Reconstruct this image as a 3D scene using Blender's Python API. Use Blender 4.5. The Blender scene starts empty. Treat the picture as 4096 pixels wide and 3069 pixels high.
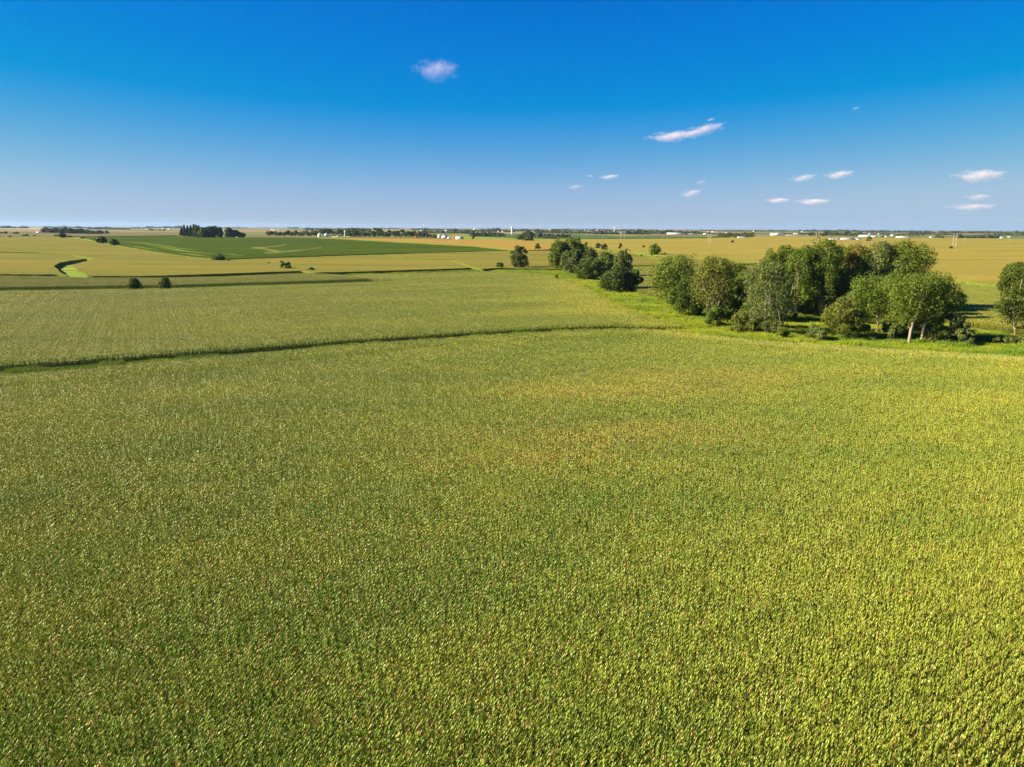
import bpy, math, random
import numpy as np
from mathutils import Vector, Matrix
from mathutils.geometry import delaunay_2d_cdt

random.seed(7)
RNG = np.random.default_rng(7)
scene = bpy.context.scene
COL = scene.collection
R = math.radians

# ------------------------------------------------------------------ camera
FPX = 2842.0            # focal length in photo pixels (photo 4096 x 3069)
CAM_H = 32.0
PITCH = math.atan((1534.5 - 912.0) / FPX)
ROLL = 0.0045
F_ = np.array([0, math.cos(PITCH), -math.sin(PITCH)])
R0 = np.array([1.0, 0, 0])
U0 = np.cross(R0, F_)
RC = math.cos(ROLL) * R0 + math.sin(ROLL) * U0
UC = math.cos(ROLL) * U0 - math.sin(ROLL) * R0
CAM = np.array([0, 0, CAM_H])

cam_data = bpy.data.cameras.new("camera")
cam = bpy.data.objects.new("camera", cam_data)
COL.objects.link(cam)
cam_data.sensor_width = 36
cam_data.lens = 36 * FPX / 4096
cam_data.clip_start = 0.5
cam_data.clip_end = 120000
m = Matrix(((RC[0], UC[0], -F_[0], 0), (RC[1], UC[1], -F_[1], 0), (RC[2], UC[2], -F_[2], CAM_H), (0, 0, 0, 1)))
cam.matrix_world = m
scene.camera = cam

# ------------------------------------------------------------------ light, sky, exposure
SUN_EL = R(28)
SUN_AZ = R(-96)        # azimuth of the sun, from +Y towards +X (left, a little behind the camera)
world = bpy.data.worlds.new("World")
scene.world = world
world.use_nodes = True
wn = world.node_tree.nodes
wl = world.node_tree.links
sky = wn.new("ShaderNodeTexSky")
sky.sky_type = 'NISHITA'
sky.sun_disc = False
sky.sun_elevation = SUN_EL
sky.sun_rotation = SUN_AZ
sky.altitude = 300
sky.air_density = 1.0
sky.dust_density = 0.05
sky.ozone_density = 4.0
hsv = wn.new("ShaderNodeHueSaturation")
hsv.inputs["Saturation"].default_value = 1.35
tint = wn.new("ShaderNodeMix"); tint.data_type = 'RGBA'; tint.blend_type = 'MULTIPLY'
tint.inputs[0].default_value = 1.0
tint.inputs[7].default_value = (0.80, 0.93, 1.12, 1)
bg = wn["Background"]
bg.inputs["Strength"].default_value = 0.056
wl.new(sky.outputs[0], hsv.inputs["Color"])
wl.new(hsv.outputs[0], tint.inputs[6])
# the deep polarised blue of the photograph: less red overhead, the same for the whole sky
sp_ = wn.new("ShaderNodeSeparateColor"); cb_ = wn.new("ShaderNodeCombineColor")
wl.new(tint.outputs[2], sp_.inputs[0])
for k_, (g_, o_) in enumerate(((0.82, -0.62), (0.63, 0.0), (1.0, 0.0))):
    mm = wn.new("ShaderNodeMath"); mm.operation = 'MULTIPLY_ADD'
    wl.new(sp_.outputs[k_], mm.inputs[0]); mm.inputs[1].default_value = g_; mm.inputs[2].default_value = o_
    mx_ = wn.new("ShaderNodeMath"); mx_.operation = 'MAXIMUM'; mx_.inputs[1].default_value = 0.0
    wl.new(mm.outputs[0], mx_.inputs[0])
    # soft shoulder towards the horizon: x * (1 - a x^2)
    mn_ = wn.new("ShaderNodeMath"); mn_.operation = 'MINIMUM'; mn_.inputs[1].default_value = (3.4, 4.4, 6.2)[k_]
    wl.new(mx_.outputs[0], mn_.inputs[0])
    sq_ = wn.new("ShaderNodeMath"); sq_.operation = 'MULTIPLY'
    wl.new(mn_.outputs[0], sq_.inputs[0]); wl.new(mn_.outputs[0], sq_.inputs[1])
    om_ = wn.new("ShaderNodeMath"); om_.operation = 'MULTIPLY_ADD'
    wl.new(sq_.outputs[0], om_.inputs[0]); om_.inputs[1].default_value = -(0.92, 0.46, 0.29)[k_] * 0.0289; om_.inputs[2].default_value = 1.0
    fm_ = wn.new("ShaderNodeMath"); fm_.operation = 'MULTIPLY'
    wl.new(mn_.outputs[0], fm_.inputs[0]); wl.new(om_.outputs[0], fm_.inputs[1])
    wl.new(fm_.outputs[0], cb_.inputs[k_])
wl.new(cb_.outputs[0], bg.inputs["Color"])

sun_data = bpy.data.lights.new("sun", 'SUN')
sun_data.energy = 5.0
sun_data.angle = R(0.53)
sun_data.color = (1.0, 0.88, 0.66)
sun = bpy.data.objects.new("sun", sun_data)
COL.objects.link(sun)
S_DIR = Vector((math.sin(SUN_AZ) * math.cos(SUN_EL), math.cos(SUN_AZ) * math.cos(SUN_EL), math.sin(SUN_EL)))
sun.rotation_euler = S_DIR.to_track_quat('Z', 'Y').to_euler()
sun.location = (-60, -20, 80)

scene.view_settings.view_transform = 'Standard'
scene.view_settings.look = 'None'
scene.view_settings.exposure = 1.6
scene.view_settings.gamma = 1
scene.view_settings.use_curve_mapping = False
scene.render.engine = 'CYCLES'
cy = scene.cycles
cy.max_bounces = 8
cy.diffuse_bounces = 1
cy.glossy_bounces = 1
cy.transmission_bounces = 3
cy.transparent_max_bounces = 4
cy.volume_bounces = 5
cy.use_denoising = True
cy.denoising_prefilter = 'NONE'

# ------------------------------------------------------------------ terrain function and projection
def sstep(a, b, x):
    t = np.clip((x - a) / (b - a), 0, 1)
    return t * t * (3 - 2 * t)

def hgt(x, y):
    x = np.asarray(x, float); y = np.asarray(y, float)
    r = np.sqrt(x * x + y * y)
    k = sstep(420, 1500, r)
    h = 9.0 * k
    h = h + k * 1.5 * (np.sin(x / 370 + 0.6) * np.cos(y / 610 + x / 900) + 0.5 * np.sin(y / 480 - 1.0 + x / 700))
    h = h + 3.6 * np.exp(-(((x + 760) / 330) ** 2 + ((y - 1050) / 330) ** 2)) * k
    h = h + 2.0 * np.exp(-(((x - 900) / 500) ** 2 + ((y - 1300) / 300) ** 2)) * k
    return h

def ray(px, py):
    return RC * ((px - 2048.0) / FPX) - UC * ((py - 1534.5) / FPX) + F_

def gp(px, py, dz=0.0, tmax=16000.0):
    """point of the terrain (raised by dz) seen at photo pixel px, py"""
    d = ray(px, py)
    if d[2] > -1e-4:
        d[2] = -1e-4
    t = np.concatenate([np.arange(20, 800, 2.0), np.geomspace(800, tmax, 1500)])
    X = d[0] * t; Y = d[1] * t; Z = CAM_H + d[2] * t
    g = Z - (hgt(X, Y) + dz)
    i = np.argmax(g <= 0)
    if g[i] > 0:
        i = len(t) - 1
        return np.array([X[i], Y[i]])
    if i == 0:
        return np.array([X[0], Y[0]])
    f = g[i - 1] / (g[i - 1] - g[i])
    tt = t[i - 1] + f * (t[i] - t[i - 1])
    return np.array([d[0] * tt, d[1] * tt])

def poly(pts, dz=0.0):
    return np.array([gp(x, y, dz) for x, y in pts])

def mpp(xy):
    """metres per photo pixel at ground point xy"""
    return float(np.dot(np.array([xy[0], xy[1], -20.0]), F_)) / FPX

def inside(P, x, y):
    x = np.asarray(x); y = np.asarray(y)
    c = np.zeros(x.shape, bool)
    n = len(P)
    j = n - 1
    for i in range(n):
        xi, yi = P[i]; xj, yj = P[j]
        if yi != yj:
            c ^= ((yi > y) != (yj > y)) & (x < (xj - xi) * (y - yi) / (yj - yi) + xi)
        j = i
    return c

# ------------------------------------------------------------------ node helpers
def new_mat(name):
    mt = bpy.data.materials.new(name)
    mt.use_nodes = True
    nt = mt.node_tree
    for n in list(nt.nodes):
        nt.nodes.remove(n)
    out = nt.nodes.new("ShaderNodeOutputMaterial")
    return mt, nt, out

def N(nt, t, **kw):
    n = nt.nodes.new(t)
    for k, v in kw.items():
        setattr(n, k, v)
    return n

def val(nt, op, a, b=None, clamp=False):
    n = N(nt, "ShaderNodeMath", operation=op, use_clamp=clamp)
    for i, s in enumerate((a, b)):
        if s is None:
            continue
        if isinstance(s, (int, float)):
            n.inputs[i].default_value = s
        else:
            nt.links.new(s, n.inputs[i])
    return n.outputs[0]

def mixc(nt, f, a, b):
    n = N(nt, "ShaderNodeMix", data_type='RGBA')
    for s, i in ((f, 0), (a, 6), (b, 7)):
        if isinstance(s, (int, float)):
            n.inputs[i].default_value = s
        elif isinstance(s, tuple):
            n.inputs[i].default_value = (*s, 1)
        else:
            nt.links.new(s, n.inputs[i])
    return n.outputs[2]

def noise(nt, vec, scale, detail=3.0, rough=0.55):
    n = N(nt, "ShaderNodeTexNoise")
    n.inputs["Scale"].default_value = scale
    n.inputs["Detail"].default_value = detail
    n.inputs["Roughness"].default_value = rough
    if vec is not None:
        nt.links.new(vec, n.inputs["Vector"])
    return n.outputs[0]

def ramp(nt, f, lo, hi):
    n = N(nt, "ShaderNodeMapRange")
    n.inputs[1].default_value = lo
    n.inputs[2].default_value = hi
    nt.links.new(f, n.inputs[0])
    return n.outputs[0]

CORN_POLYS = []

def wpos(nt):
    return N(nt, "ShaderNodeNewGeometry").outputs["Position"]

def mapped(nt, vec, scale=(1, 1, 1), rotz=0.0):
    n = N(nt, "ShaderNodeMapping", vector_type='TEXTURE' if False else 'POINT')
    n.inputs["Rotation"].default_value = (0, 0, rotz)
    n.inputs["Scale"].default_value = scale
    nt.links.new(vec, n.inputs["Vector"])
    return n.outputs[0]

def attr(nt, name, typ='GEOMETRY'):
    return N(nt, "ShaderNodeAttribute", attribute_name=name, attribute_type=typ)

def leaf_shader(nt, out, color, rough=0.5, spec=0.3, trans=0.35, tcol=None):
    p = N(nt, "ShaderNodeBsdfPrincipled")
    nt.links.new(color, p.inputs["Base Color"])
    p.inputs["Roughness"].default_value = rough
    p.inputs["Specular IOR Level"].default_value = spec
    if trans > 0:
        t = N(nt, "ShaderNodeBsdfTranslucent")
        tc = mixc(nt, 0.5, color, tcol or (0.20, 0.26, 0.02))
        nt.links.new(tc, t.inputs["Color"])
        mx = N(nt, "ShaderNodeMixShader")
        mx.inputs[0].default_value = trans
        nt.links.new(p.outputs[0], mx.inputs[1])
        nt.links.new(t.outputs[0], mx.inputs[2])
        nt.links.new(mx.outputs[0], out.inputs["Surface"])
    else:
        nt.links.new(p.outputs[0], out.inputs["Surface"])
    return p

# ------------------------------------------------------------------ mesh helpers
def mesh_np(name, V, F3, mat=None, tint=None, mats=None, midx=None, smooth=False):
    """triangles only; tint = per-vertex float"""
    me = bpy.data.meshes.new(name)
    V = np.asarray(V, np.float32); F3 = np.asarray(F3, np.int32)
    me.vertices.add(len(V)); me.vertices.foreach_set("co", V.ravel())
    me.loops.add(F3.size); me.loops.foreach_set("vertex_index", F3.ravel())
    me.polygons.add(len(F3))
    me.polygons.foreach_set("loop_start", np.arange(0, F3.size, 3, dtype=np.int32))
    for mt in (mats or ([mat] if mat else [])):
        me.materials.append(mt)
    if midx is not None:
        me.polygons.foreach_set("material_index", np.asarray(midx, np.int32))
    if smooth:
        me.polygons.foreach_set("use_smooth", np.ones(len(F3), bool))
    me.update(calc_edges=True)
    if tint is not None:
        a = me.attributes.new("tint", 'FLOAT', 'POINT')
        a.data.foreach_set("value", np.asarray(tint, np.float32))
    return me

def link(name, me, parent=None, loc=None):
    o = bpy.data.objects.new(name, me)
    COL.objects.link(o)
    if parent is not None:
        o.parent = parent
    if loc is not None:
        o.location = loc
    return o

def tag(o, label=None, cat=None, group=None, kind=None):
    if label: o["label"] = label
    if cat: o["category"] = cat
    if group: o["group"] = group
    if kind: o["kind"] = kind
    return o

def empty(name, loc, rz=0.0):
    o = bpy.data.objects.new(name, None)
    o.empty_display_size = 0.5
    COL.objects.link(o)
    o.location = loc
    o.rotation_euler = (0, 0, rz)
    return o

class MB:
    """collects boxes, prisms and tubes into one triangle mesh"""
    def __init__(s):
        s.V = []; s.F = []; s.n = 0
    def add(s, V, F):
        s.V.append(np.asarray(V, float)); s.F.append(np.asarray(F, int) + s.n); s.n += len(V)
    def box(s, c, d):
        x, y, z = c; a, b, h = d[0] / 2, d[1] / 2, d[2] / 2
        V = [(x + i * a, y + j * b, z + k * h) for k in (-1, 1) for j in (-1, 1) for i in (-1, 1)]
        F = [(0, 2, 1), (1, 2, 3), (4, 5, 6), (5, 7, 6), (0, 1, 4), (1, 5, 4), (2, 6, 3), (3, 6, 7), (0, 4, 2), (2, 4, 6), (1, 3, 5), (3, 7, 5)]
        s.add(V, F)
    def prism(s, prof, x0, x1):
        """profile of (y, z) points, extruded along x, closed"""
        n = len(prof)
        V = [(x0, y, z) for y, z in prof] + [(x1, y, z) for y, z in prof]
        F = []
        for i in range(n):
            j = (i + 1) % n
            F += [(i, j, n + i), (j, n + j, n + i)]
        for i in range(1, n - 1):
            F += [(0, i + 1, i), (n, n + i, n + i + 1)]
        s.add(V, F)
    def lathe(s, prof, n=16, c=(0, 0, 0)):
        """prof: (radius, z)"""
        V = []; F = []
        for r_, z in prof:
            for k in range(n):
                a = 2 * math.pi * k / n
                V.append((c[0] + r_ * math.cos(a), c[1] + r_ * math.sin(a), c[2] + z))
        for i in range(len(prof) - 1):
            for k in range(n):
                a = i * n + k; b = i * n + (k + 1) % n
                F += [(a, b, a + n), (b, b + n, a + n)]
        s.add(V, F)
    def tube(s, pts, rad, n=6):
        pts = [np.array(p, float) for p in pts]
        V = []; F = []
        for i, p in enumerate(pts):
            d = pts[min(i + 1, len(pts) - 1)] - pts[max(i - 1, 0)]
            d /= (np.linalg.norm(d) + 1e-9)
            a = np.cross(d, [0.3, 0.9, 0.1]); a /= np.linalg.norm(a) + 1e-9
            b = np.cross(d, a)
            r_ = rad[i] if hasattr(rad, '__len__') else rad
            for k in range(n):
                t = 2 * math.pi * k / n
                V.append(p + r_ * (a * math.cos(t) + b * math.sin(t)))
        for i in range(len(pts) - 1):
            for k in range(n):
                a = i * n + k; b = i * n + (k + 1) % n
                F += [(a, a + n, b), (b, a + n, b + n)]
        V.append(pts[-1]); tip = len(V) - 1; o = (len(pts) - 1) * n
        for k in range(n):
            F.append((o + k, tip, o + (k + 1) % n))
        s.add(V, F)
    def build(s, name, mat, parent=None, loc=None, smooth=False):
        me = mesh_np(name, np.concatenate(s.V), np.concatenate(s.F), mat, smooth=smooth)
        return link(name, me, parent, loc)

# ------------------------------------------------------------------ materials
CORN_GREEN = (0.098, 0.225, 0.013)
CORN_YEL = (0.41, 0.445, 0.034)
CORN_TAN = (0.42, 0.25, 0.10)
CORN_GOLD = (0.36, 0.235, 0.05)

def corn_common(nt):
    """0..1 large-scale ripeness of the crop from the place it stands in, streaked along the rows"""
    p = wpos(nt)
    n1 = noise(nt, mapped(nt, p, (0.009, 0.030, 0), R(12)), 1.0, 4)
    n2 = noise(nt, mapped(nt, p, (0.02, 0.09, 0), R(22)), 1.0, 3)
    n3 = noise(nt, p, 0.16, 2)
    s = val(nt, 'ADD', val(nt, 'MULTIPLY', n1, 0.55), val(nt, 'MULTIPLY', n2, 0.30))
    s = val(nt, 'ADD', s, val(nt, 'MULTIPLY', n3, 0.15))
    return ramp(nt, s, 0.38, 0.62), p

def mat_corn_leaf():
    mt, nt, out = new_mat("corn_leaf")
    k, p = corn_common(nt)
    ti = attr(nt, "tint").outputs["Fac"]
    ye = attr(nt, "yel", 'INSTANCER').outputs["Fac"]
    dr = attr(nt, "dry", 'INSTANCER').outputs["Fac"]
    f = val(nt, 'ADD', val(nt, 'MULTIPLY', k, 0.42), val(nt, 'MULTIPLY', ti, 0.50), True)
    f = val(nt, 'ADD', f, ye, True)
    c = mixc(nt, f, CORN_GREEN, CORN_YEL)
    dry = val(nt, 'GREATER_THAN', val(nt, 'ADD', ti, val(nt, 'MULTIPLY', dr, 0.75)), 0.93)
    c = mixc(nt, dry, c, (0.44, 0.25, 0.07))
    pale = val(nt, 'GREATER_THAN', noise(nt, p, 9.0, 1), 0.585)  # noise flecks, leaf highlights painted into the colour
    c = mixc(nt, val(nt, 'MULTIPLY', pale, 0.33), c, (0.54, 0.50, 0.13))
    leaf_shader(nt, out, c, 0.40, 0.28, 0.13, (0.24, 0.30, 0.01))
    return mt

def mat_corn_tassel():
    mt, nt, out = new_mat("corn_tassel")
    k, p = corn_common(nt)
    ti = attr(nt, "tint").outputs["Fac"]
    c = mixc(nt, ti, (0.40, 0.28, 0.11), (0.58, 0.42, 0.19))
    leaf_shader(nt, out, c, 0.8, 0.1, 0.25, (0.4, 0.26, 0.08))
    return mt

def simple(name, col, rough=0.7, metal=0.0, var=0.12, sc=1.0, bump=0.0):
    mt, nt, out = new_mat(name)
    p = N(nt, "ShaderNodeBsdfPrincipled")
    tc = N(nt, "ShaderNodeTexCoord").outputs["Object"]
    n = noise(nt, tc, sc, 4)
    a = tuple(max(0, c * (1 - var)) for c in col); b = tuple(min(1, c * (1 + var)) for c in col)
    nt.links.new(mixc(nt, ramp(nt, n, 0.3, 0.7), a, b), p.inputs["Base Color"])
    p.inputs["Roughness"].default_value = rough
    p.inputs["Metallic"].default_value = metal
    nt.links.new(p.outputs[0], out.inputs["Surface"])
    return mt

def mat_foliage(name, dark, light, trans=0.22):
    mt, nt, out = new_mat(name)
    ti = attr(nt, "tint").outputs["Fac"]
    rn = N(nt, "ShaderNodeObjectInfo").outputs["Random"]
    f = val(nt, 'ADD', val(nt, 'MULTIPLY', ti, 0.8), val(nt, 'MULTIPLY', rn, 0.2), True)
    c = mixc(nt, f, dark, light)
    leaf_shader(nt, out, c, 0.6, 0.12, trans, (0.12, 0.17, 0.02))
    return mt

M = {}
M['corn_leaf'] = mat_corn_leaf()
M['corn_tassel'] = mat_corn_tassel()
M['corn_stalk'] = simple("corn_stalk", (0.16, 0.17, 0.05), 0.6)
M['cottonwood'] = mat_foliage("cottonwood_leaf", (0.070, 0.105, 0.010), (0.185, 0.230, 0.022))
M['silver'] = mat_foliage("silver_leaf", (0.080, 0.105, 0.022), (0.180, 0.215, 0.052))
M['olive'] = mat_foliage("olive_leaf", (0.080, 0.098, 0.012), (0.205, 0.220, 0.028))
M['bright'] = mat_foliage("bright_leaf", (0.065, 0.105, 0.010), (0.160, 0.215, 0.022))
M['dark'] = mat_foliage("dark_leaf", (0.045, 0.068, 0.008), (0.120, 0.158, 0.017))
M['conifer'] = mat_foliage("conifer_needle", (0.040, 0.044, 0.020), (0.082, 0.080, 0.032), 0.05)
M['autumn'] = mat_foliage("turning_leaf", (0.10, 0.085, 0.018), (0.26, 0.17, 0.03))
M['far_leaf'] = mat_foliage("far_leaf", (0.040, 0.058, 0.020), (0.085, 0.105, 0.035), 0.1)
M['bark'] = simple("bark", (0.20, 0.165, 0.12), 0.9, var=0.35, sc=2.0)
M['pale_bark'] = simple("pale_bark", (0.28, 0.21, 0.13), 0.85, var=0.25, sc=1.5)

def mat_ground():
    mt, nt, out = new_mat("grassland")
    p = wpos(nt)
    n1 = noise(nt, mapped(nt, p, (0.02, 0.05, 0), 0.4), 1.0, 5)
    n2 = noise(nt, p, 0.5, 4)
    n3 = noise(nt, mapped(nt, p, (0.0008, 0.0025, 0), 0.2), 1.0, 4)
    c = mixc(nt, ramp(nt, n1, 0.38, 0.62), (0.095, 0.175, 0.012), (0.240, 0.270, 0.018))
    c = mixc(nt, val(nt, 'MULTIPLY', ramp(nt, n2, 0.52, 0.75), 0.5), c, (0.20, 0.175, 0.06))
    c = mixc(nt, val(nt, 'MULTIPLY', ramp(nt, n3, 0.48, 0.60), 0.0), c, (0.20, 0.16, 0.05))
    # beyond the modelled parcels the land is farmed: broad strips of crop
    d = N(nt, "ShaderNodeVectorMath", operation='LENGTH'); nt.links.new(p, d.inputs[0])
    far = ramp(nt, d.outputs["Value"], 1900, 2600)
    vo = N(nt, "ShaderNodeTexVoronoi", feature='F1', distance='CHEBYCHEV')
    vo.inputs["Scale"].default_value = 1.0
    nt.links.new(mapped(nt, p, (1 / 900.0, 1 / 620.0, 0), 0.1), vo.inputs["Vector"])
    sep = N(nt, "ShaderNodeSeparateColor"); nt.links.new(vo.outputs["Color"], sep.inputs[0])
    fc = mixc(nt, ramp(nt, sep.outputs[0], 0.35, 0.45), (0.115, 0.130, 0.030), (0.24, 0.175, 0.055))
    fc = mixc(nt, ramp(nt, sep.outputs[1], 0.72, 0.78), fc, (0.060, 0.100, 0.024))
    c = mixc(nt, far, c, fc)
    b = N(nt, "ShaderNodeBsdfPrincipled")
    nt.links.new(c, b.inputs["Base Color"])
    b.inputs["Roughness"].default_value = 0.9
    b.inputs["Specular IOR Level"].default_value = 0.1
    bu = N(nt, "ShaderNodeBump"); bu.inputs["Strength"].default_value = 0.6; bu.inputs["Distance"].default_value = 0.5
    nt.links.new(noise(nt, p, 1.2, 5), bu.inputs["Height"])
    nt.links.new(bu.outputs[0], b.inputs["Normal"])
    nt.links.new(b.outputs[0], out.inputs["Surface"])
    return mt
M['ground'] = mat_ground()

def mat_soil():
    mt, nt, out = new_mat("soil")
    p = wpos(nt)
    c = mixc(nt, ramp(nt, noise(nt, p, 3.0, 5), 0.3, 0.7), (0.030, 0.021, 0.013), (0.060, 0.045, 0.026))
    b = N(nt, "ShaderNodeBsdfPrincipled")
    nt.links.new(c, b.inputs["Base Color"]); b.inputs["Roughness"].default_value = 0.95
    nt.links.new(b.outputs[0], out.inputs["Surface"])
    return mt
M['soil'] = mat_soil()

def mat_canopy(name, c1, c2, c3, rot=R(14), fine=0.5):
    """top of a far crop seen at a grazing angle: streaks along the rows, plant-size mottling and relief"""
    mt, nt, out = new_mat(name)
    p = wpos(nt)
    n1 = noise(nt, mapped(nt, p, (0.003, 0.022, 0), rot), 1.0, 5, 0.6)
    n2 = noise(nt, mapped(nt, p, (0.012, 0.075, 0), rot), 1.0, 5, 0.7)
    n3 = noise(nt, p, 1.1, 3, 0.7)
    c = mixc(nt, ramp(nt, n1, 0.40, 0.60), c1, c2)
    c = mixc(nt, val(nt, 'MULTIPLY', ramp(nt, n2, 0.42, 0.72), 0.55), c, c3)
    c = mixc(nt, val(nt, 'MULTIPLY', ramp(nt, n3, 0.45, 0.75), fine), c, tuple(0.45 * v for v in c1))
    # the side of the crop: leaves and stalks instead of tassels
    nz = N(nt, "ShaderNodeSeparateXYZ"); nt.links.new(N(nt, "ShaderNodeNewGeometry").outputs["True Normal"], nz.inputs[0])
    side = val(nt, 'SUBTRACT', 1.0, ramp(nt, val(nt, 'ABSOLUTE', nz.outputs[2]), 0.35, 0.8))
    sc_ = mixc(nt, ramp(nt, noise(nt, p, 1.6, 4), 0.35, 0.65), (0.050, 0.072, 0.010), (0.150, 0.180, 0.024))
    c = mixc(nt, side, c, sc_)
    b = N(nt, "ShaderNodeBsdfPrincipled")
    nt.links.new(c, b.inputs["Base Color"]); b.inputs["Roughness"].default_value = 0.85
    b.inputs["Specular IOR Level"].default_value = 0.03
    bu = N(nt, "ShaderNodeBump"); bu.inputs["Strength"].default_value = 0.7; bu.inputs["Distance"].default_value = 0.35
    nt.links.new(noise(nt, p, 1.3, 4, 0.7), bu.inputs["Height"])
    nt.links.new(bu.outputs[0], b.inputs["Normal"])
    nt.links.new(b.outputs[0], out.inputs["Surface"])
    return mt
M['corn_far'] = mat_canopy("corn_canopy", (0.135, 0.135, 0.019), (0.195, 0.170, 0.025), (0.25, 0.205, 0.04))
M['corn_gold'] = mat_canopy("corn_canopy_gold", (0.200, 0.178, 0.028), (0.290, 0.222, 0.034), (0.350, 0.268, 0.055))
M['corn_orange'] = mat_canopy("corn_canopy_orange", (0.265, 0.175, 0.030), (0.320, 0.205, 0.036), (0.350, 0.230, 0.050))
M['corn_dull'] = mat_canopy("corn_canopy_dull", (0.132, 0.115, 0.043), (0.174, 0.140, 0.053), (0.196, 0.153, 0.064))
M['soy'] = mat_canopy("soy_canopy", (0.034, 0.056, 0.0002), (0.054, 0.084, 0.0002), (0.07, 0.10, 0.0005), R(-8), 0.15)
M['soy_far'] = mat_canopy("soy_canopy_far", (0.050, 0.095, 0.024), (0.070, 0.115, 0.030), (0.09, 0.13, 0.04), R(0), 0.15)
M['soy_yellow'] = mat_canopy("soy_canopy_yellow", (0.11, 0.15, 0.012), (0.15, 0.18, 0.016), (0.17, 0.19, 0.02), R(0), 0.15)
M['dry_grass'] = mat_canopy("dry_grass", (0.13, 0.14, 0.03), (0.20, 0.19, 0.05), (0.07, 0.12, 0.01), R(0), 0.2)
M['verge'] = mat_canopy("verge_grass", (0.075, 0.135, 0.014), (0.14, 0.19, 0.02), (0.20, 0.20, 0.03), R(0), 0.2)
M['bare'] = mat_canopy("bare_field", (0.33, 0.25, 0.16), (0.40, 0.31, 0.2), (0.36, 0.28, 0.18), R(0), 0.1)
M['dirt'] = simple("dirt", (0.20, 0.10, 0.06), 0.95, var=0.3)
M['metal'] = simple("galvanised_steel", (0.62, 0.63, 0.64), 0.42, 0.3, 0.08, 0.5)
M['concrete'] = simple("silo_concrete", (0.45, 0.38, 0.28), 0.85, 0, 0.12, 0.4)
M['white'] = simple("white_paint", (0.80, 0.79, 0.76), 0.6, 0, 0.05, 0.3)
M['red'] = simple("red_paint", (0.42, 0.045, 0.035), 0.7, 0, 0.12, 0.5)
M['grey_roof'] = simple("grey_roof", (0.26, 0.26, 0.27), 0.7, 0, 0.15, 0.3)
M['white_roof'] = simple("white_roof", (0.72, 0.72, 0.72), 0.5, 0.1, 0.05, 0.3)
M['green_roof'] = simple("green_roof", (0.06, 0.20, 0.14), 0.5, 0, 0.08, 0.3)
M['opening'] = simple("dark_opening", (0.02, 0.02, 0.022), 0.6)
M['pole'] = simple("pole_wood", (0.32, 0.26, 0.18), 0.85, 0, 0.15, 1.0)
M['insulator'] = simple("insulator", (0.35, 0.36, 0.38), 0.4)
M['wire'] = simple("wire", (0.25, 0.25, 0.26), 0.4, 0.5)

# ------------------------------------------------------------------ terrain
def build_terrain():
    rr = np.concatenate([[6, 12, 18, 24], np.geomspace(30, 30000, 300)])
    na = 420
    # finer angles in the direction of view
    t = np.linspace(-math.pi, math.pi, na, endpoint=False)
    ang = t - 0.62 * np.sin(t)
    A, RR = np.meshgrid(ang, rr)
    X = RR * np.sin(A); Y = RR * np.cos(A)
    Z = hgt(X, Y)
    V = np.concatenate([[[0, 0, 0]], np.stack([X.ravel(), Y.ravel(), Z.ravel()], 1)])
    nr = len(rr)
    i, j = np.meshgrid(np.arange(nr - 1), np.arange(na), indexing='ij')
    a = 1 + i * na + j; b = 1 + i * na + (j + 1) % na
    c = a + na; d = b + na
    F = np.concatenate([np.stack([a, b, c], -1).reshape(-1, 3), np.stack([b, d, c], -1).reshape(-1, 3)])
    j = np.arange(na)
    F = np.concatenate([F, np.stack([np.zeros(na, int), 1 + (j + 1) % na, 1 + j], 1)])
    # upward faces
    F = F[:, ::-1]
    g = link("ground", mesh_np("ground", V, F, M['ground'], smooth=True))
    tag(g, "gently rolling farmland ground of green and yellow grass reaching the horizon", kind='structure')
build_terrain()

# ------------------------------------------------------------------ corn plants
def strip_leaf(rng, z0, az, L, w, el0, bend, segs=4, twist=0.0):
    """arched leaf blade; returns verts, tris"""
    s = np.linspace(0, 1, segs + 1)
    el = el0 - bend * s ** 1.25
    step = L / segs
    r_ = np.concatenate([[0], np.cumsum(np.cos(el[:-1]) * step)])
    z = z0 + np.concatenate([[0], np.cumsum(np.sin(el[:-1]) * step)])
    prof = np.array([0.55, 1.0, 0.95, 0.62, 0.0]) if segs == 4 else np.concatenate([[0.55], np.linspace(1, 0.0, segs)])
    hw = w * 0.5 * prof
    d = np.array([math.cos(az), math.sin(az)]); n = np.array([-d[1], d[0]])
    V = []
    for k in range(segs):
        tw = twist * s[k]
        c = np.array([d[0] * r_[k], d[1] * r_[k], z[k]])
        o = np.array([n[0] * math.cos(tw), n[1] * math.cos(tw), math.sin(tw)]) * hw[k]
        V += [c - o, c + o]
    V.append(np.array([d[0] * r_[segs], d[1] * r_[segs], z[segs]]))
    F = []
    for k in range(segs - 1):
        a = 2 * k
        F += [(a, a + 1, a + 2), (a + 1, a + 3, a + 2)]
    a = 2 * (segs - 1)
    F.append((a, a + 1, a + 2))
    return np.array(V), np.array(F)

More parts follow.
